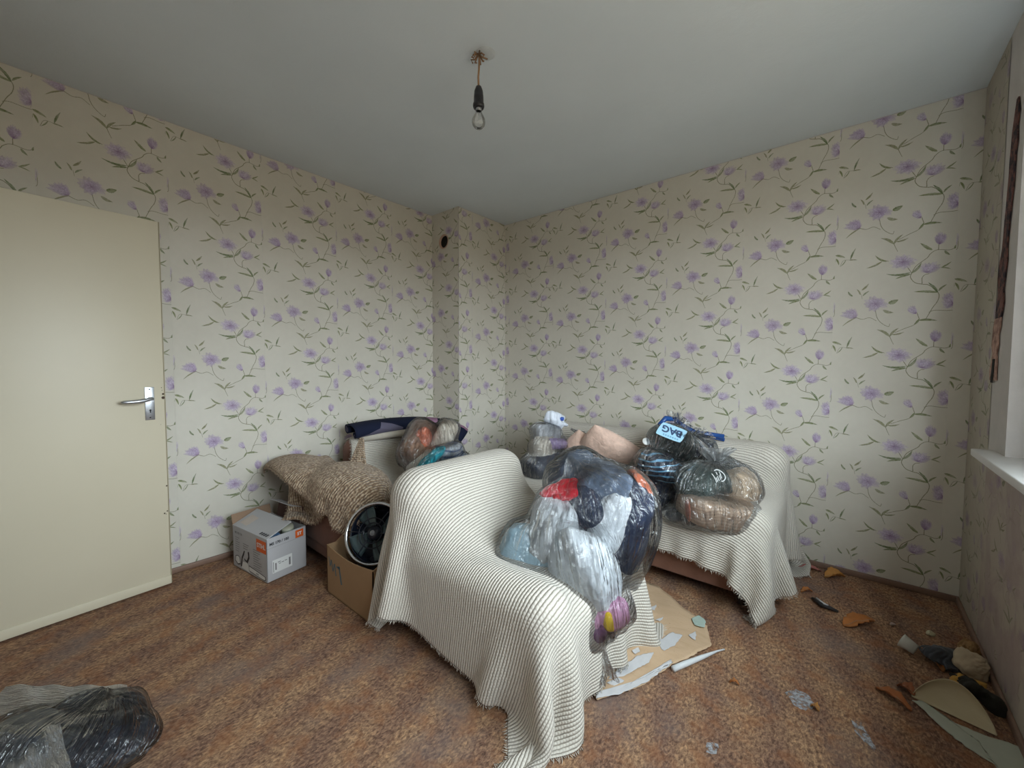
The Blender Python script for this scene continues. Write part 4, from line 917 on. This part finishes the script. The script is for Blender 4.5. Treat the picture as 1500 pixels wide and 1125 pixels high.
# ------------------------------------------------------------------ rolled rug on the left armchair back
t = NT('rug_pattern'); v = t.uv(); n = t.n('TexVoronoi', i_Vector=t.scale(v, (3.2, 4.5, 1)), feature='F1'); n.inputs['Scale'].default_value = 1.3; n.inputs['Randomness'].default_value = 1
cc = t.n('SeparateColor'); t.t.links.new(n.outputs['Color'], cc.inputs[0])
c = t.ramp(cc.outputs[0], [(.0, (.010, .013, .03)), (.42, (.014, .018, .04)), (.44, (.30, .16, .25)), (.60, (.34, .19, .28)), (.62, (.10, .09, .13)), (1., (.13, .12, .17))])
M_RUG = t.bsdf(c, .95, t.bump(t.noise(400, t.obj()), .4, .002), Specular_IOR_Level=.15)
M_RUGB = fabric('rug_backing', (.55, .50, .42), .1, 20, .1)
def sweep(name, prof, path, mat, parent=None, thick=.006, label=None, cat=None):
    prof = np.array(prof); path = np.array(path); T_ = np.gradient(path, axis=0); P = []
    for p, t_ in zip(path, T_):
        t_ = t_/np.linalg.norm(t_); s_ = np.cross(t_, [0, 0, 1.]); s_ /= np.linalg.norm(s_); u_ = np.cross(s_, t_)
        P.append(p+s_*prof[:, :1]+u_*prof[:, 1:2])
    P = np.array(P); l = np.r_[0, np.cumsum(np.linalg.norm(np.diff(prof, axis=0), axis=1))]; q = np.r_[0, np.cumsum(np.linalg.norm(np.diff(path, axis=0), axis=1))]
    A_, B_ = np.meshgrid(q, l, indexing='ij')
    o = grid(name, P, np.stack([A_, B_], -1), mat, parent); m_ = o.modifiers.new('t', 'SOLIDIFY'); m_.thickness = thick; m_.offset = 0
    if label: tag(o, label, cat)
    return o
def spiral(cx_, cy_, r0, r1, a0, a1, n=26): return [(cx_+(r0+(r1-r0)*k/(n-1))*math.cos(a0+(a1-a0)*k/(n-1)), cy_+(r0+(r1-r0)*k/(n-1))*math.sin(a0+(a1-a0)*k/(n-1))) for k in range(n)]
pa = np.array([(.235, -1.60, .752), (.25, -1.42, .768), (.265, -1.22, .770), (.29, -1.02, .762), (.34, -.85, .740), (.42, -.70, .690)])
tt_ = np.linspace(0, 1, 30); path = np.stack([np.interp(tt_, np.linspace(0, 1, 6), pa[:, k]) for k in range(3)], -1)
for k in range(3): path[:, k] = np.convolve(np.r_[[path[0, k]]*2, path[:, k], [path[-1, k]]*2], np.ones(5)/5, 'valid')
prof = spiral(-.045, .0, .012, .034, math.pi*4.5, math.pi*.5, 40)+[(-.01, .036), (.03, .034), (.065, .026), (.090, .010), (.100, -.015), (.094, -.038), (.078, -.05)]+spiral(.072, -.030, .022, .010, -1.4, -1.4-math.pi*2.2, 20)
rug = sweep('rolled_rug', prof, path, M_RUG, None, .007, 'rolled navy and mauve patterned rug across the left armchair back', 'rug')
sweep('rug_flap', [(.086, .0), (.10, -.03), (.112, -.065), (.116, -.085)], path[16:], M_RUG, rug, .007)
sweep('hanging_end', [(-.07, .03), (.0, .038), (.08, .02), (.11, -.04), (.115, -.12)], np.array([(.375, -.80, .735), (.41, -.74, .70), (.45, -.68, .665), (.47, -.655, .64)]), M_RUG, rug, .008)
pr_ = sweep('paper_roll', spiral(0, 0, .010, .026, 0, math.pi*5, 40), [(.285, -1.53, .690), (.33, -1.35, .695), (.37, -1.16, .70), (.40, -1.0, .705)], M_RUGB, None, .004, 'cream paper roll tucked under the rolled rug', 'paper')

# ------------------------------------------------------------------ white printed cardboard box
M_BOXW = plain('white_card', (.50, .49, .50), .6, .06, 10, .1); M_BOXB = plain('brown_card', (.30, .19, .12), .8, .12, 12, .2); M_INSD = plain('inside_card', (.10, .05, .04), .8, .1, 12)
M_OR = plain('orange_print', (.78, .13, .015), .5, .04); M_WH = plain('white_letter', (.8, .8, .78), .5, .02); M_KP = plain('black_print', (.03, .03, .035), .5, .05); M_GP = plain('grey_print', (.22, .21, .21), .6, .05)
bx = empty('cardboard_box'); tag(bx, 'open white printed cardboard box with orange logos on the floor by the left wall', 'box')
NU = -BV; NV = -BU   # outward normals of the two faces seen : long face looks along -BV, short face looks along -BU
def quadslab(name, o, u, w, hgt, up, n, th, mat, parent):
    o, u, up, n = [np.array(q, float) for q in (o, u, up, n)]; P = []
    for d in (0, -th):
        for a_, b_ in ((0, 0), (w, 0), (w, hgt), (0, hgt)): P.append(o+u*a_+up*b_+n*d)
    return pydata(name, P, [[0, 1, 2, 3], [7, 6, 5, 4], [0, 4, 5, 1], [1, 5, 6, 2], [2, 6, 7, 3], [3, 7, 4, 0]], mat, parent)
zb = np.array([0, 0, .003])
side = quadslab('side_panel', B0+zb, BU, BW_, BH, CU, -BV, .004, M_BOXW, bx)
end = quadslab('side_panel', B0+zb, BV, BD_, BH, CU, -BU, .004, M_BOXW, bx)
quadslab('side_panel', B0+BV*BD_+zb, BU, BW_, BH, CU, BV, .004, M_BOXW, bx); quadslab('side_panel', B0+BU*BW_+zb, BV, BD_, BH, CU, BU, .004, M_BOXW, bx)
quadslab('bottom_panel', B0+np.array([0, 0, .003]), BU, BW_, BD_, BV, -CU, .003, M_BOXB, bx)
def nrmz(x): x = np.array(x, float); return x/np.linalg.norm(x)
top_ = B0+CU*(BH+.003)
up1 = nrmz(BV*.90+CU*.34); f1 = quadslab('top_flap', top_, BU, BW_, .155, up1, nrmz(np.cross(BU, up1))*-1, .004, M_BOXW, bx)
up2 = nrmz(BV*.22+CU*.95); quadslab('top_flap', top_+BV*BD_+BU*.05, BU, BW_-.12, .10, up2, nrmz(np.cross(BU, up2)), .004, M_INSD, bx)
up3 = nrmz(BU*.25+CU*.95); quadslab('top_flap', top_+BU*BW_, BV, BD_, .06, up3, nrmz(np.cross(BV, up3)), .004, M_BOXB, bx)
up4 = nrmz(-BV*.75+CU*.25+BU*.1); quadslab('torn_flap', top_+BV*BD_+BU*.07+up2*.10, BU, BW_-.16, .07, up4, nrmz(np.cross(BU, up4)), .003, M_BOXW, bx)
# markings on the long face
def on_long(x, z): return B0+BU*(BW_-x)+CU*z
def on_short(x, z): return B0+BV*x+CU*z
def decal(name, pts, mapf, n, mat, parent, off=.0007):
    P = [np.array(mapf(*p))+np.array(n)*off for p in pts]; return pydata(name, P, [list(range(len(P)))], mat, parent)
def rect(x, z, w, h_): return [(x, z), (x+w, z), (x+w, z+h_), (x, z+h_)]
pnl = decal('logo_panel', rect(.283, .165, .108, .070), on_long, -BV, M_OR, side)
print_letters('logo_lettering', 'STIHL', .036, on_long(.337, .200), -BU, CU, M_WH, pnl, .001, .0012)
pnl = decal('logo_panel', rect(.168, .198, .05, .045), on_short, -BU, M_OR, end)
print_letters('logo_lettering', 'ST', .026, on_short(.193, .220), BV, CU, M_WH, pnl, .001, .0012)
print_letters('lettering', 'MS 170 / 180', .021, on_short(.072, .216), BV, CU, M_KP, end, .0008, .0007)
print_letters('lettering', 'MS 170 / 18', .018, on_long(.07, .215), -BU, CU, M_GP, side, .0006, .0007)
decal('fold_line', rect(.0, .194, BD_, .0012), on_short, -BU, M_GP, end)
rs = np.random.RandomState(2)
for x, z0, n_, w_ in ((.03, .185, 7, .07), (.125, .165, 3, .085), (.245, .160, 9, .10)):
    for k in range(n_): decal('printed_line', rect(x, z0-k*.0135, w_*rs.uniform(.5, 1), .0035), on_long, -BV, M_GP, side)
# chainsaw drawing
saw = [(.02, .04), (.03, .072), (.06, .08), (.085, .07), (.09, .03), (.055, .02)]
decal('printed_drawing', saw, on_long, -BV, M_KP, side); decal('printed_drawing', [(x*.8+.012, z*.8+.012) for x, z in saw], on_long, -BV, M_WH, side, .0011)
decal('printed_drawing', [(.09, .02), (.105, .08), (.135, .125), (.145, .125), (.135, .10), (.115, .07), (.105, .02)], on_long, -BV, M_KP, side)
decal('printed_drawing', [(.135, .08), (.165, .072), (.185, .10), (.18, .13), (.195, .13), (.20, .095), (.175, .058), (.14, .068)], on_long, -BV, M_KP, side)
decal('printed_drawing', [(.10, .015), (.12, .055), (.17, .06), (.19, .04), (.20, .01)], on_long, -BV, M_WH, side)
decal('printed_drawing', [(.19, .018), (.19, .052), (.33, .040), (.375, .035), (.383, .022), (.372, .010), (.33, .010)], on_long, -BV, M_KP, side)
decal('printed_drawing', [(.195, .022), (.195, .047), (.33, .036), (.37, .032), (.377, .022), (.368, .014), (.33, .014)], on_long, -BV, M_WH, side, .0011)
print_letters('lettering', 'STIHL', .012, on_long(.29, .026), -BU, CU, M_KP, side, .0003, .0015)
# shipping label
lb = decal('label', rect(.03, .045, .115, .075), on_short, -BU, M_WH, end, .0009)
for x, z, w_, h_ in ((.034, .050, .0035, .06), (.045, .060, .008, .04), (.125, .058, .010, .045), (.06, .098, .018, .004), (.066, .088, .012, .004), (.082, .090, .014, .004), (.10, .092, .014, .004)): decal('label_print', rect(x, z, w_, h_), on_short, -BU, M_GP, lb, .0014)
def on_flap(x, z): return top_+BU*(BW_-x)+up1*z
nf = nrmz(np.cross(BU, up1))*-1
nf = nf if nf[2] > 0 else -nf
decal('paper_patch', [(.03, .03), (.12, .025), (.13, .10), (.04, .105)], on_flap, nf, plain('paper_patch', (.60, .52, .46), .8), f1, .0015)
for k in range(4): decal('printed_mark', [(.29+.022*k, .012), (.305+.022*k, .012), (.312+.022*k, .03), (.297+.022*k, .03)], on_flap, nf, M_KP, f1, .0015)
# jar and papers inside the box
JA = nrmz((.28, -.16, .9)); JB = B0+BU*.085+BV*.175+CU*.150; JT = JB+JA*.117
jar = lathe('glass_jar', [(.0001, 0), (.036, .0), (.038, .01), (.038, .085), (.033, .10), (.034, .115), (.029, .117)], JB, plain('dusty_glass', (.30, .32, .25), .25, .2, 30), None, 24, JA); tag(jar, 'dusty greenish glass jar lying in the white printed box', 'jar')
lathe('jar_lid', [(.0001, .008), (.030, .008), (.034, .0)], JT, plain('jar_lid', (.46, .44, .34), .4), jar, 24, JA)
bk = quadslab('blue_booklet', B0+BU*.03+BV*.03+CU*.215, nrmz(BU+BV*.2), .10, .07, nrmz(BV+CU*.4), nrmz(np.cross(nrmz(BU+BV*.2), nrmz(BV+CU*.4))), .006, plain('booklet_blue', (.15, .30, .55), .4), None); tag(bk, 'blue booklet at the front corner of the white printed box', 'booklet')
cr_, _ = garment('crumpled_paper', B0+BU*.22+BV*.12+CU*.11, (.08, .045, .05), 0, M_BOXB, 'brown crumpled packing paper inside the white printed box', 'paper', amp=.12, seed=81)

# ------------------------------------------------------------------ brown carton with the fan
ct = empty('carton'); tag(ct, 'brown open carton between the two armchairs, holding a fan', 'box')
M_CART = plain('kraft_card', (.36, .22, .115), .75, .10, 7, .15)
CX0, CX1, CY0, CY1 = .885, 1.335, -2.070, -1.80
def wallpoly(name, pts, n, th=.005, mat=M_CART):
    P = [np.array(p, float) for p in pts]; k = len(P); V = P+[p-np.array(n, float)*th for p in P]
    return pydata(name, V, [list(range(k)), [k+q for q in range(k)][::-1]]+[[i, k+i, k+(i+1) % k, (i+1) % k] for i in range(k)], mat, ct)
xs = np.linspace(CX0, CX1, 9)
front_side = wallpoly('side_panel', [(CX0, CY0, .003), (CX1, CY0, .003)]+[(x, CY0, .262-.022*math.sin((x-CX0)/.425*3.14)) for x in xs[::-1]], (0, -1, 0))
wallpoly('side_panel', [(CX0, CY1, .003), (CX0, CY0, .003), (CX0, CY0, .262), (CX0, CY0+.05, .262), (CX0, CY1-.03, .40), (CX0, CY1, .42)], (-1, 0, 0))
wallpoly('side_panel', [(CX1, CY1, .003), (CX0, CY1, .003), (CX0, CY1, .42), (CX1, CY1, .40)], (0, 1, 0)); wallpoly('side_panel', [(CX1, CY0, .003), (CX1, CY1, .003), (CX1, CY1, .40), (CX1, CY0, .26)], (1, 0, 0))
box('bottom_panel', (CX0, CY0, .002), (CX1, CY1, .006), M_CART, ct)
M_BPR = plain('blue_grey_print', (.10, .165, .20), .7, .1)
def on_cart(x, z): return (CX0+x, CY0, z)
for pts in ([(.020, .205), (.027, .205), (.042, .155), (.034, .152)], [(.045, .192), (.052, .196), (.042, .155), (.034, .152)], [(.045, .192), (.053, .194), (.072, .138), (.063, .134)], [(.080, .180), (.087, .184), (.072, .138), (.063, .134)], [(.080, .182), (.089, .184), (.104, .122), (.094, .120)], [(.098, .172), (.108, .176), (.136, .182), (.130, .166)], [(.124, .182), (.138, .184), (.162, .096), (.148, .092)]):
    decal('printed_lettering', pts, on_cart, (0, -1, 0), M_BPR, front_side, .0008)
fan = empty('fan'); tag(fan, 'dark round fan with a chrome rim sticking out of the brown carton', 'fan')
FCN = np.array((1.134,-1.938,0.349)); fn = nrmz(-CF*.85+CU*.40-CR*.12); fs = nrmz(np.cross(fn, CU)); fu = np.cross(fs, fn)
M_CHR = plain('chrome', (.75, .77, .80), .12, .02, 10, .0, metal=1.); M_DKP = plain('dark_plastic', (.012, .016, .03), .25, .2, 20); 
t = NT('smoky_blade'); M_BLADE = t.bsdf((.10, .15, .16), .15, Transmission_Weight=.3, IOR=1.4)
R0 = .152; an = np.linspace(0, 2*np.pi, 61)[:-1]
tube('chrome_rim', [FCN+fs*R0*math.cos(q)+fu*R0*math.sin(q) for q in an], .0085, M_CHR, fan, 10, True)
tube('chrome_rim', [FCN-fn*.03+fs*(R0-.008)*math.cos(q)+fu*(R0-.008)*math.sin(q) for q in an], .004, M_DKP, fan, 8, True)
lathe('back_shell', [(R0-.01, -.03), (R0-.02, -.07), (.10, -.10), (.0001, -.115)], FCN, M_DKP, fan, 40, fn)
for k in range(4):
    a0 = k*math.pi/2+.5; Q, R_ = np.meshgrid(np.linspace(0, 1, 10), np.linspace(.035, .135, 8), indexing='ij'); A_ = a0+Q*(1.15-.3*(R_/.135))
    P = FCN+fs*(R_*np.cos(A_))[..., None]+fu*(R_*np.sin(A_))[..., None]+fn*(-.035+.035*Q)[..., None]
    o = grid('blade', P, None, M_BLADE, fan); m_ = o.modifiers.new('t', 'SOLIDIFY'); m_.thickness = .003
lathe('hub', [(.0001, .022), (.018, .021), (.030, .014), (.040, .0), (.042, -.03), (.030, -.05)], FCN, M_DKP, fan, 28, fn)
for r_ in (.05, .075): tube('guard_ring', [FCN+fn*(.018)+fs*r_*math.cos(q)+fu*r_*math.sin(q) for q in an], .0035 if r_ < .06 else .003, M_DKP, fan, 6, True)
for k in range(6): 
    q = k*math.pi/3; tube('guard_spoke', [FCN+fn*.02+(fs*math.cos(q)+fu*math.sin(q))*.04, FCN+fn*.018+(fs*math.cos(q)+fu*math.sin(q))*.09, FCN+fn*.002+(fs*math.cos(q)+fu*math.sin(q))*R0], .003, M_DKP, fan, 6)
lathe('guard_badge', [(.0001, .026), (.012, .026), (.014, .022)], FCN, plain('badge', (.25, .26, .28), .3), fan, 18, fn)
bs, _ = garment('dark_cloth', (1.12, -1.93, .12), (.10, .09, .07), 0, G['black'], 'dark cloth at the bottom of the brown carton', 'clothing', amp=.1, seed=91)

# ------------------------------------------------------------------ papers, leaves and debris on the floor
def floor_sheet(name, pts, z, mat, label, cat, th=.0025, parent=None, seed=0, amp=.006, group=None):
    """flat ragged sheet: fan grid from the centroid with slight waves"""
    pts = np.array([(p[0], p[1]) for p in pts]); r = np.random.RandomState(seed)
    seg = []
    for i in range(len(pts)):
        a_, b_ = pts[i], pts[(i+1) % len(pts)]; k = max(2, int(np.linalg.norm(b_-a_)/.012))
        for q in range(k): seg.append(a_*(1-q/k)+b_*q/k+r.randn(2)*.0018)
    seg = np.array(seg); c_ = pts.mean(0); n = 14; q = np.linspace(.001, 1, n)
    XY = c_+(seg-c_)[None]*q[:, None, None]; Z_ = z+amp*(.5+.5*np.sin(XY[..., 0]*23+seed)*np.cos(XY[..., 1]*19+XY[..., 0]*11))+r.rand(*XY.shape[:2])*.0004
    P = np.concatenate([XY, Z_[..., None]], -1); o = grid(name, P, XY, mat, parent, wrap=True); m_ = o.modifiers.new('t', 'SOLIDIFY'); m_.thickness = th; m_.offset = 1
    if label: tag(o, label, cat, group)
    return o
t = NT('brown_paper'); v = t.obj(); n = t.noise(9, t.scale(v, (1, 3, 1), (0, 0, .8)), 6, .65, .6); c = t.mix(n, (.50, .33, .19), (.68, .49, .33)); sp_ = t.ramp(t.noise(70, v, 4), [(.68, 0.), (.72, 1.)])
c = t.mix(t.math('MULTIPLY', sp_, .6), c, (.30, .16, .07)); M_BPAP = t.bsdf(c, .8, t.bump(n, .4, .01))
ps = floor_sheet('torn_paper_sheet', [(2.344,-1.783,0.000), (2.397,-1.714,0.000), (2.453,-1.596,0.000), (2.497,-1.419,0.000), (2.542,-1.346,0.000), (2.590,-1.198,0.000), (2.540,-1.070,0.000), (2.478,-1.021,0.000), (2.406,-0.995,0.000), (2.336,-0.936,0.000), (2.229,-0.871,0.000), (2.106,-0.881,0.000), (2.053,-1.191,0.000), (2.133,-1.594,0.000)], .003, M_BPAP, 'large torn brown paper sheet with white patches on the floor before the armchair', 'paper', seed=3, amp=.010)
M_FLK = plain('white_flake', (.60, .59, .60), .8, .12, 30)
bpy.context.view_layer.update()
for k, pp_ in enumerate([[(2.402,-1.339), (2.432,-1.225), (2.475,-1.219), (2.469,-1.311), (2.445,-1.375)], [(2.342,-1.598), (2.374,-1.472), (2.417,-1.409), (2.422,-1.482), (2.378,-1.614), (2.335,-1.673)], [(2.268,-1.393), (2.252,-1.300), (2.286,-1.316), (2.295,-1.382)], [(2.315,-1.383), (2.328,-1.324), (2.351,-1.365), (2.339,-1.409)], [(2.279,-1.117), (2.299,-1.062), (2.306,-1.116)], [(2.494,-1.203), (2.515,-1.154), (2.527,-1.216)], [(2.339,-1.187), (2.362,-1.140), (2.360,-1.189)], [(2.338,-1.692), (2.362,-1.641), (2.388,-1.637), (2.370,-1.687)], [(2.340,-1.463), (2.354,-1.424), (2.369,-1.439), (2.360,-1.473)]]):
    floor_sheet('white_patch', pp_, .0145, M_FLK, None, None, .0015, ps, seed=20+k, amp=.001)
floor_sheet('white_hem', [(2.345,-1.785,0.000), (2.398,-1.717,0.000), (2.454,-1.599,0.000), (2.498,-1.423,0.000), (2.488,-1.411,0.000), (2.436,-1.588,0.000), (2.376,-1.699,0.000), (2.334,-1.759,0.000)], .0140, M_FLK, None, None, .0015, ps, seed=9, amp=.001)
floor_sheet('paper_scrap', [(2.466,-1.066,0.000), (2.490,-1.018,0.000), (2.527,-1.042,0.000), (2.534,-1.101,0.000), (2.496,-1.107,0.000)], .016, plain('pale_green_paper', (.42, .52, .46), .7, .15, 40), 'small round pale green paper scrap on the tip of the brown sheet', 'paper', seed=11, amp=.002)
tube('plastic_strip', [(2.510,-1.453,0.012), (2.541,-1.391,0.014), (2.583,-1.301,0.012), (2.618,-1.225,0.010), (2.639,-1.188,0.008)], [.012, .012, .009, .004, .003], plain('white_strip', (.68, .70, .72), .5, .08, 30), None, 7)
tag(bpy.data.objects['plastic_strip'], 'twisted white plastic strip beside the tip of the brown sheet', 'strip')
M_LEAF = []
for k, c_ in enumerate([(.42, .15, .035), (.36, .12, .035), (.48, .22, .05), (.30, .10, .04)]):
    M_LEAF.append(plain('dry_leaf', c_, .75, .35, 30, .4))
def leafobj(a, b, w, mat, label, curl=.02, seed=0, cat='leaf', group='dry orange leaves on the floor', name='dry_leaf'):
    a, b = np.array(a, float), np.array(b, float); d = b-a; L_ = np.linalg.norm(d); d /= L_; s_ = np.cross([0, 0, 1.], d); r = np.random.RandomState(seed)
    Q, R_ = np.meshgrid(np.linspace(0, 1, 16), np.linspace(-1, 1, 9), indexing='ij')
    W_ = w*np.sin(np.pi*Q**.8)**.7*(1+.18*np.sin(Q*37+seed)*np.abs(R_)**3)+.001
    P = a+d*(Q*L_)[..., None]+s_*(W_*R_)[..., None]; P[..., 2] = .004+curl*R_**2*np.sin(np.pi*Q)+.012*np.sin(Q*3.1)+.003*np.sin(Q*17+R_*5+seed)+curl*.3*Q
    o = grid(name, P, np.stack([Q, R_], -1), mat); m_ = o.modifiers.new('t', 'SOLIDIFY'); m_.thickness = .0015
    if abs(Q).max(): tube('midrib', [P[i, 4]+np.array([0, 0, .001]) for i in range(0, 16, 3)], .0014, M_CORD, o, 5)
    tag(o, label, cat, group); return o
leafobj((3.031,-0.643,0.000), (3.144,-0.508,0.000), .034, M_LEAF[0], 'orange dry leaf alone in the middle of the bare floor at right', .02, 1)
leafobj((2.938,-0.138,0.000), (3.030,-0.081,0.000), .032, M_LEAF[2], 'orange brown dry leaf against the far skirting board', .03, 2)
leafobj((2.847,-0.420,0.000), (2.895,-0.379,0.000), .012, M_LEAF[0], 'tiny orange leaf beside the hanging corner of the sofa throw', .01, 3)
leafobj((3.300,-0.622,0.000), (3.342,-0.765,0.000), .022, M_LEAF[0], 'orange dry leaf beside the white cup near the right wall', .02, 4)
leafobj((3.132,-1.037,0.000), (3.224,-1.104,0.000), .018, M_LEAF[1], 'long narrow orange leaf left of the curled wallpaper piece', .015, 5)
leafobj((3.196,-0.969,0.000), (3.240,-1.004,0.000), .022, M_LEAF[3], 'short rust leaf at the tip of the curled wallpaper piece', .015, 6)
leafobj((2.948,-1.301,0.000), (2.973,-1.315,0.000), .010, M_LEAF[2], 'small tan leaf next to the grey stain on the carpet', .006, 7)
leafobj((2.696,-1.369,0.000), (2.730,-1.362,0.000), .006, M_LEAF[0], 'sliver of orange leaf on the carpet below the white strip', .004, 8)
leafobj((2.805,-0.115,0.000), (2.919,-0.072,0.000), .022, plain('pink_wrapper', (.42, .15, .13), .4, .3, 60), 'pinkish printed wrapper by the wall beside the sofa throw', .01, 9, 'wrapper', None, 'wrapper')
tw = tube('wood_splinter', [(2.900,-0.465,0.010), (2.946,-0.529,0.020), (3.008,-0.526,0.008)], [.006, .014, .006], plain('black_splinter', (.03, .028, .03), .6, .3, 30), None, 7); tag(tw, 'black and white broken splinter on the floor near the far wall', 'splinter')
tube('white_sliver', [(2.918,-0.490,0.028), (2.951,-0.535,0.032), (2.967,-0.527,0.024)], .004, M_FLK, tw, 6)
cup = lathe('plastic_cup', [(.0001, .002), (.022, .002), (.028, .045), (.030, .052), (.027, .052), (.021, .006), (.0001, .006)], np.array((3.270,-0.701,0.000))+np.array([0, 0, .028]), plain('white_cup', (.62, .62, .56), .5, .1, 20), None, 20, (-.75, .3, .25)); tag(cup, 'small white plastic cup lying on its side near the right wall', 'cup')
# heap in the corner
o, _ = garment('crumpled_rag', (3.358,-0.678,0.020), (.075, .028, .05), -20, G['char'], 'dark grey crumpled rag in the debris by the right wall', 'rag', amp=.5, seed=101, zmin=.003)
o, _ = garment('crumpled_paper', (3.427,-0.681,0.035), (.06, .045, .05), -45, plain('cream_paper', (.50, .40, .27), .8, .2, 25), 'cream crumpled paper on the debris by the right wall', 'paper', amp=.55, seed=102, zmin=.004)
o, _ = garment('foam_chunk', (3.395,-0.830,0.020), (.042, .022, .03), 5, plain('yellow_foam', (.48, .26, .05), .9, .3, 40, .6), 'yellow brown foam chunk at the front of the debris by the right wall', 'foam', amp=.45, seed=103, zmin=.003)
o, _ = garment('foam_chunk', (3.437,-0.560,0.030), (.028, .035, .03), 0, plain('ochre_foam', (.30, .17, .07), .9, .3, 40, .6), 'ochre foam chunk at the back of the debris by the skirting', 'foam', amp=.5, seed=104, zmin=.003)
o, _ = garment('dust_heap', (3.433,-0.849,0.010), (.07, .025, .06), -40, plain('dark_dust', (.03, .028, .022), .95, .4, 60, .8), 'dark dusty rag behind the curled wallpaper piece', 'rag', amp=.5, seed=105, zmin=.003)
tg = tube('twig', [(3.327,-0.590,0.008), (3.368,-0.589,0.020), (3.414,-0.547,0.012)], .005, plain('twig', (.10, .06, .04), .8), None, 6); tag(tg, 'dark twig lying behind the grey rag in the debris', 'twig')
o, _ = garment('plaster_crumb', (3.338,-0.463,0.008), (.018, .008, .012), 0, plain('plaster_yellow', (.55, .50, .33), .8), 'small cream plaster crumb on the dark floor near the right corner', 'plaster', amp=.2, seed=106, zmin=.002)
o, _ = garment('plaster_crumb', (3.207,-0.480,0.006), (.010, .006, .008), 0, plain('plaster_pink', (.45, .35, .30), .8), 'tiny plaster crumb to the right of the lone orange leaf', 'plaster', amp=.2, seed=107, zmin=.002)
# curled wallpaper piece and long strip
t = NT('paper_back'); v = t.obj(); M_PB = t.bsdf(t.mix(t.noise(7, v, 5, .6), (.42, .34, .20), (.58, .50, .34)), .8, t.bump(t.noise(90, v), .3, .003))
a_, b_ = np.array((3.231,-1.012,0.000)), np.array((3.430,-1.055,0.000)); d = b_-a_; L_ = np.linalg.norm(d); d /= L_; s_ = np.cross([0, 0, 1.], d)
Q, R_ = np.meshgrid(np.linspace(0, 1, 24), np.linspace(0, 1, 14), indexing='ij'); wd = .075*np.sin(np.pi*np.clip(Q, 0.0, 1)**.9)**.7+.004
P = a_+d*(Q*L_)[..., None]+s_*(wd*np.sin(R_*2.2)/.81*.9)[..., None]; P[..., 2] = .006+.085*np.sin(np.pi*Q)**.8*(1-np.cos(R_*2.2))/1.6
cw = grid('curled_wallpaper', P, np.stack([Q, R_], -1), M_PB); m_ = cw.modifiers.new('t', 'SOLIDIFY'); m_.thickness = .002; tag(cw, 'large curled piece of wallpaper with its tan back up near the right wall', 'wallpaper piece')
ws = floor_sheet('wallpaper_strip_piece', [(3.229,-1.038,0.000), (3.261,-1.019,0.000), (3.323,-1.071,0.000), (3.412,-1.077,0.000), (3.493,-1.065,-0.000), (3.543,-1.161,0.000), (3.438,-1.299,0.000), (3.402,-1.213,0.000), (3.324,-1.160,0.000)], .003, plain('strip_face', (.42, .44, .36), .7, .12, 9), 'long pale green wallpaper strip lying under the curled piece', 'wallpaper piece', seed=5, amp=.006)
# grey stains trodden into the carpet
t = NT('plaster_smear'); v = t.obj(); tr = t.n('BsdfTransparent'); df = t.n('BsdfDiffuse', i_Color=(.46, .46, .48))
mx = t.n('MixShader', i_0=t.ramp(t.noise(55, v, 5, .7), [(.42, 0.), (.58, .85)])); t.t.links.new(tr.outputs[0], mx.inputs[1]); t.t.links.new(df.outputs[0], mx.inputs[2]); M_SMEAR = t.out(mx)
for k, pp_ in enumerate([[(2.869,-1.288,0.000), (2.896,-1.244,0.000), (2.938,-1.242,0.000), (2.961,-1.290,0.000), (2.935,-1.339,0.000), (2.905,-1.338,0.000)], [(3.060,-1.281,0.000), (3.084,-1.272,0.000), (3.109,-1.325,0.000), (3.125,-1.389,0.000), (3.099,-1.371,0.000), (3.069,-1.332,0.000)], [(2.698,-1.696,0.000), (2.728,-1.677,0.000), (2.734,-1.718,0.000), (2.709,-1.732,0.000)]]):
    floor_sheet('plaster_smear', pp_, .0012, M_SMEAR, ['pale grey plaster smear by the small tan leaf on the carpet', 'long narrow grey smear on the carpet left of the curled wallpaper piece', 'faint grey smear on the carpet nearest the camera'][k], 'stain', .0004, seed=40+k, amp=.0004, group='plaster smears on the carpet')
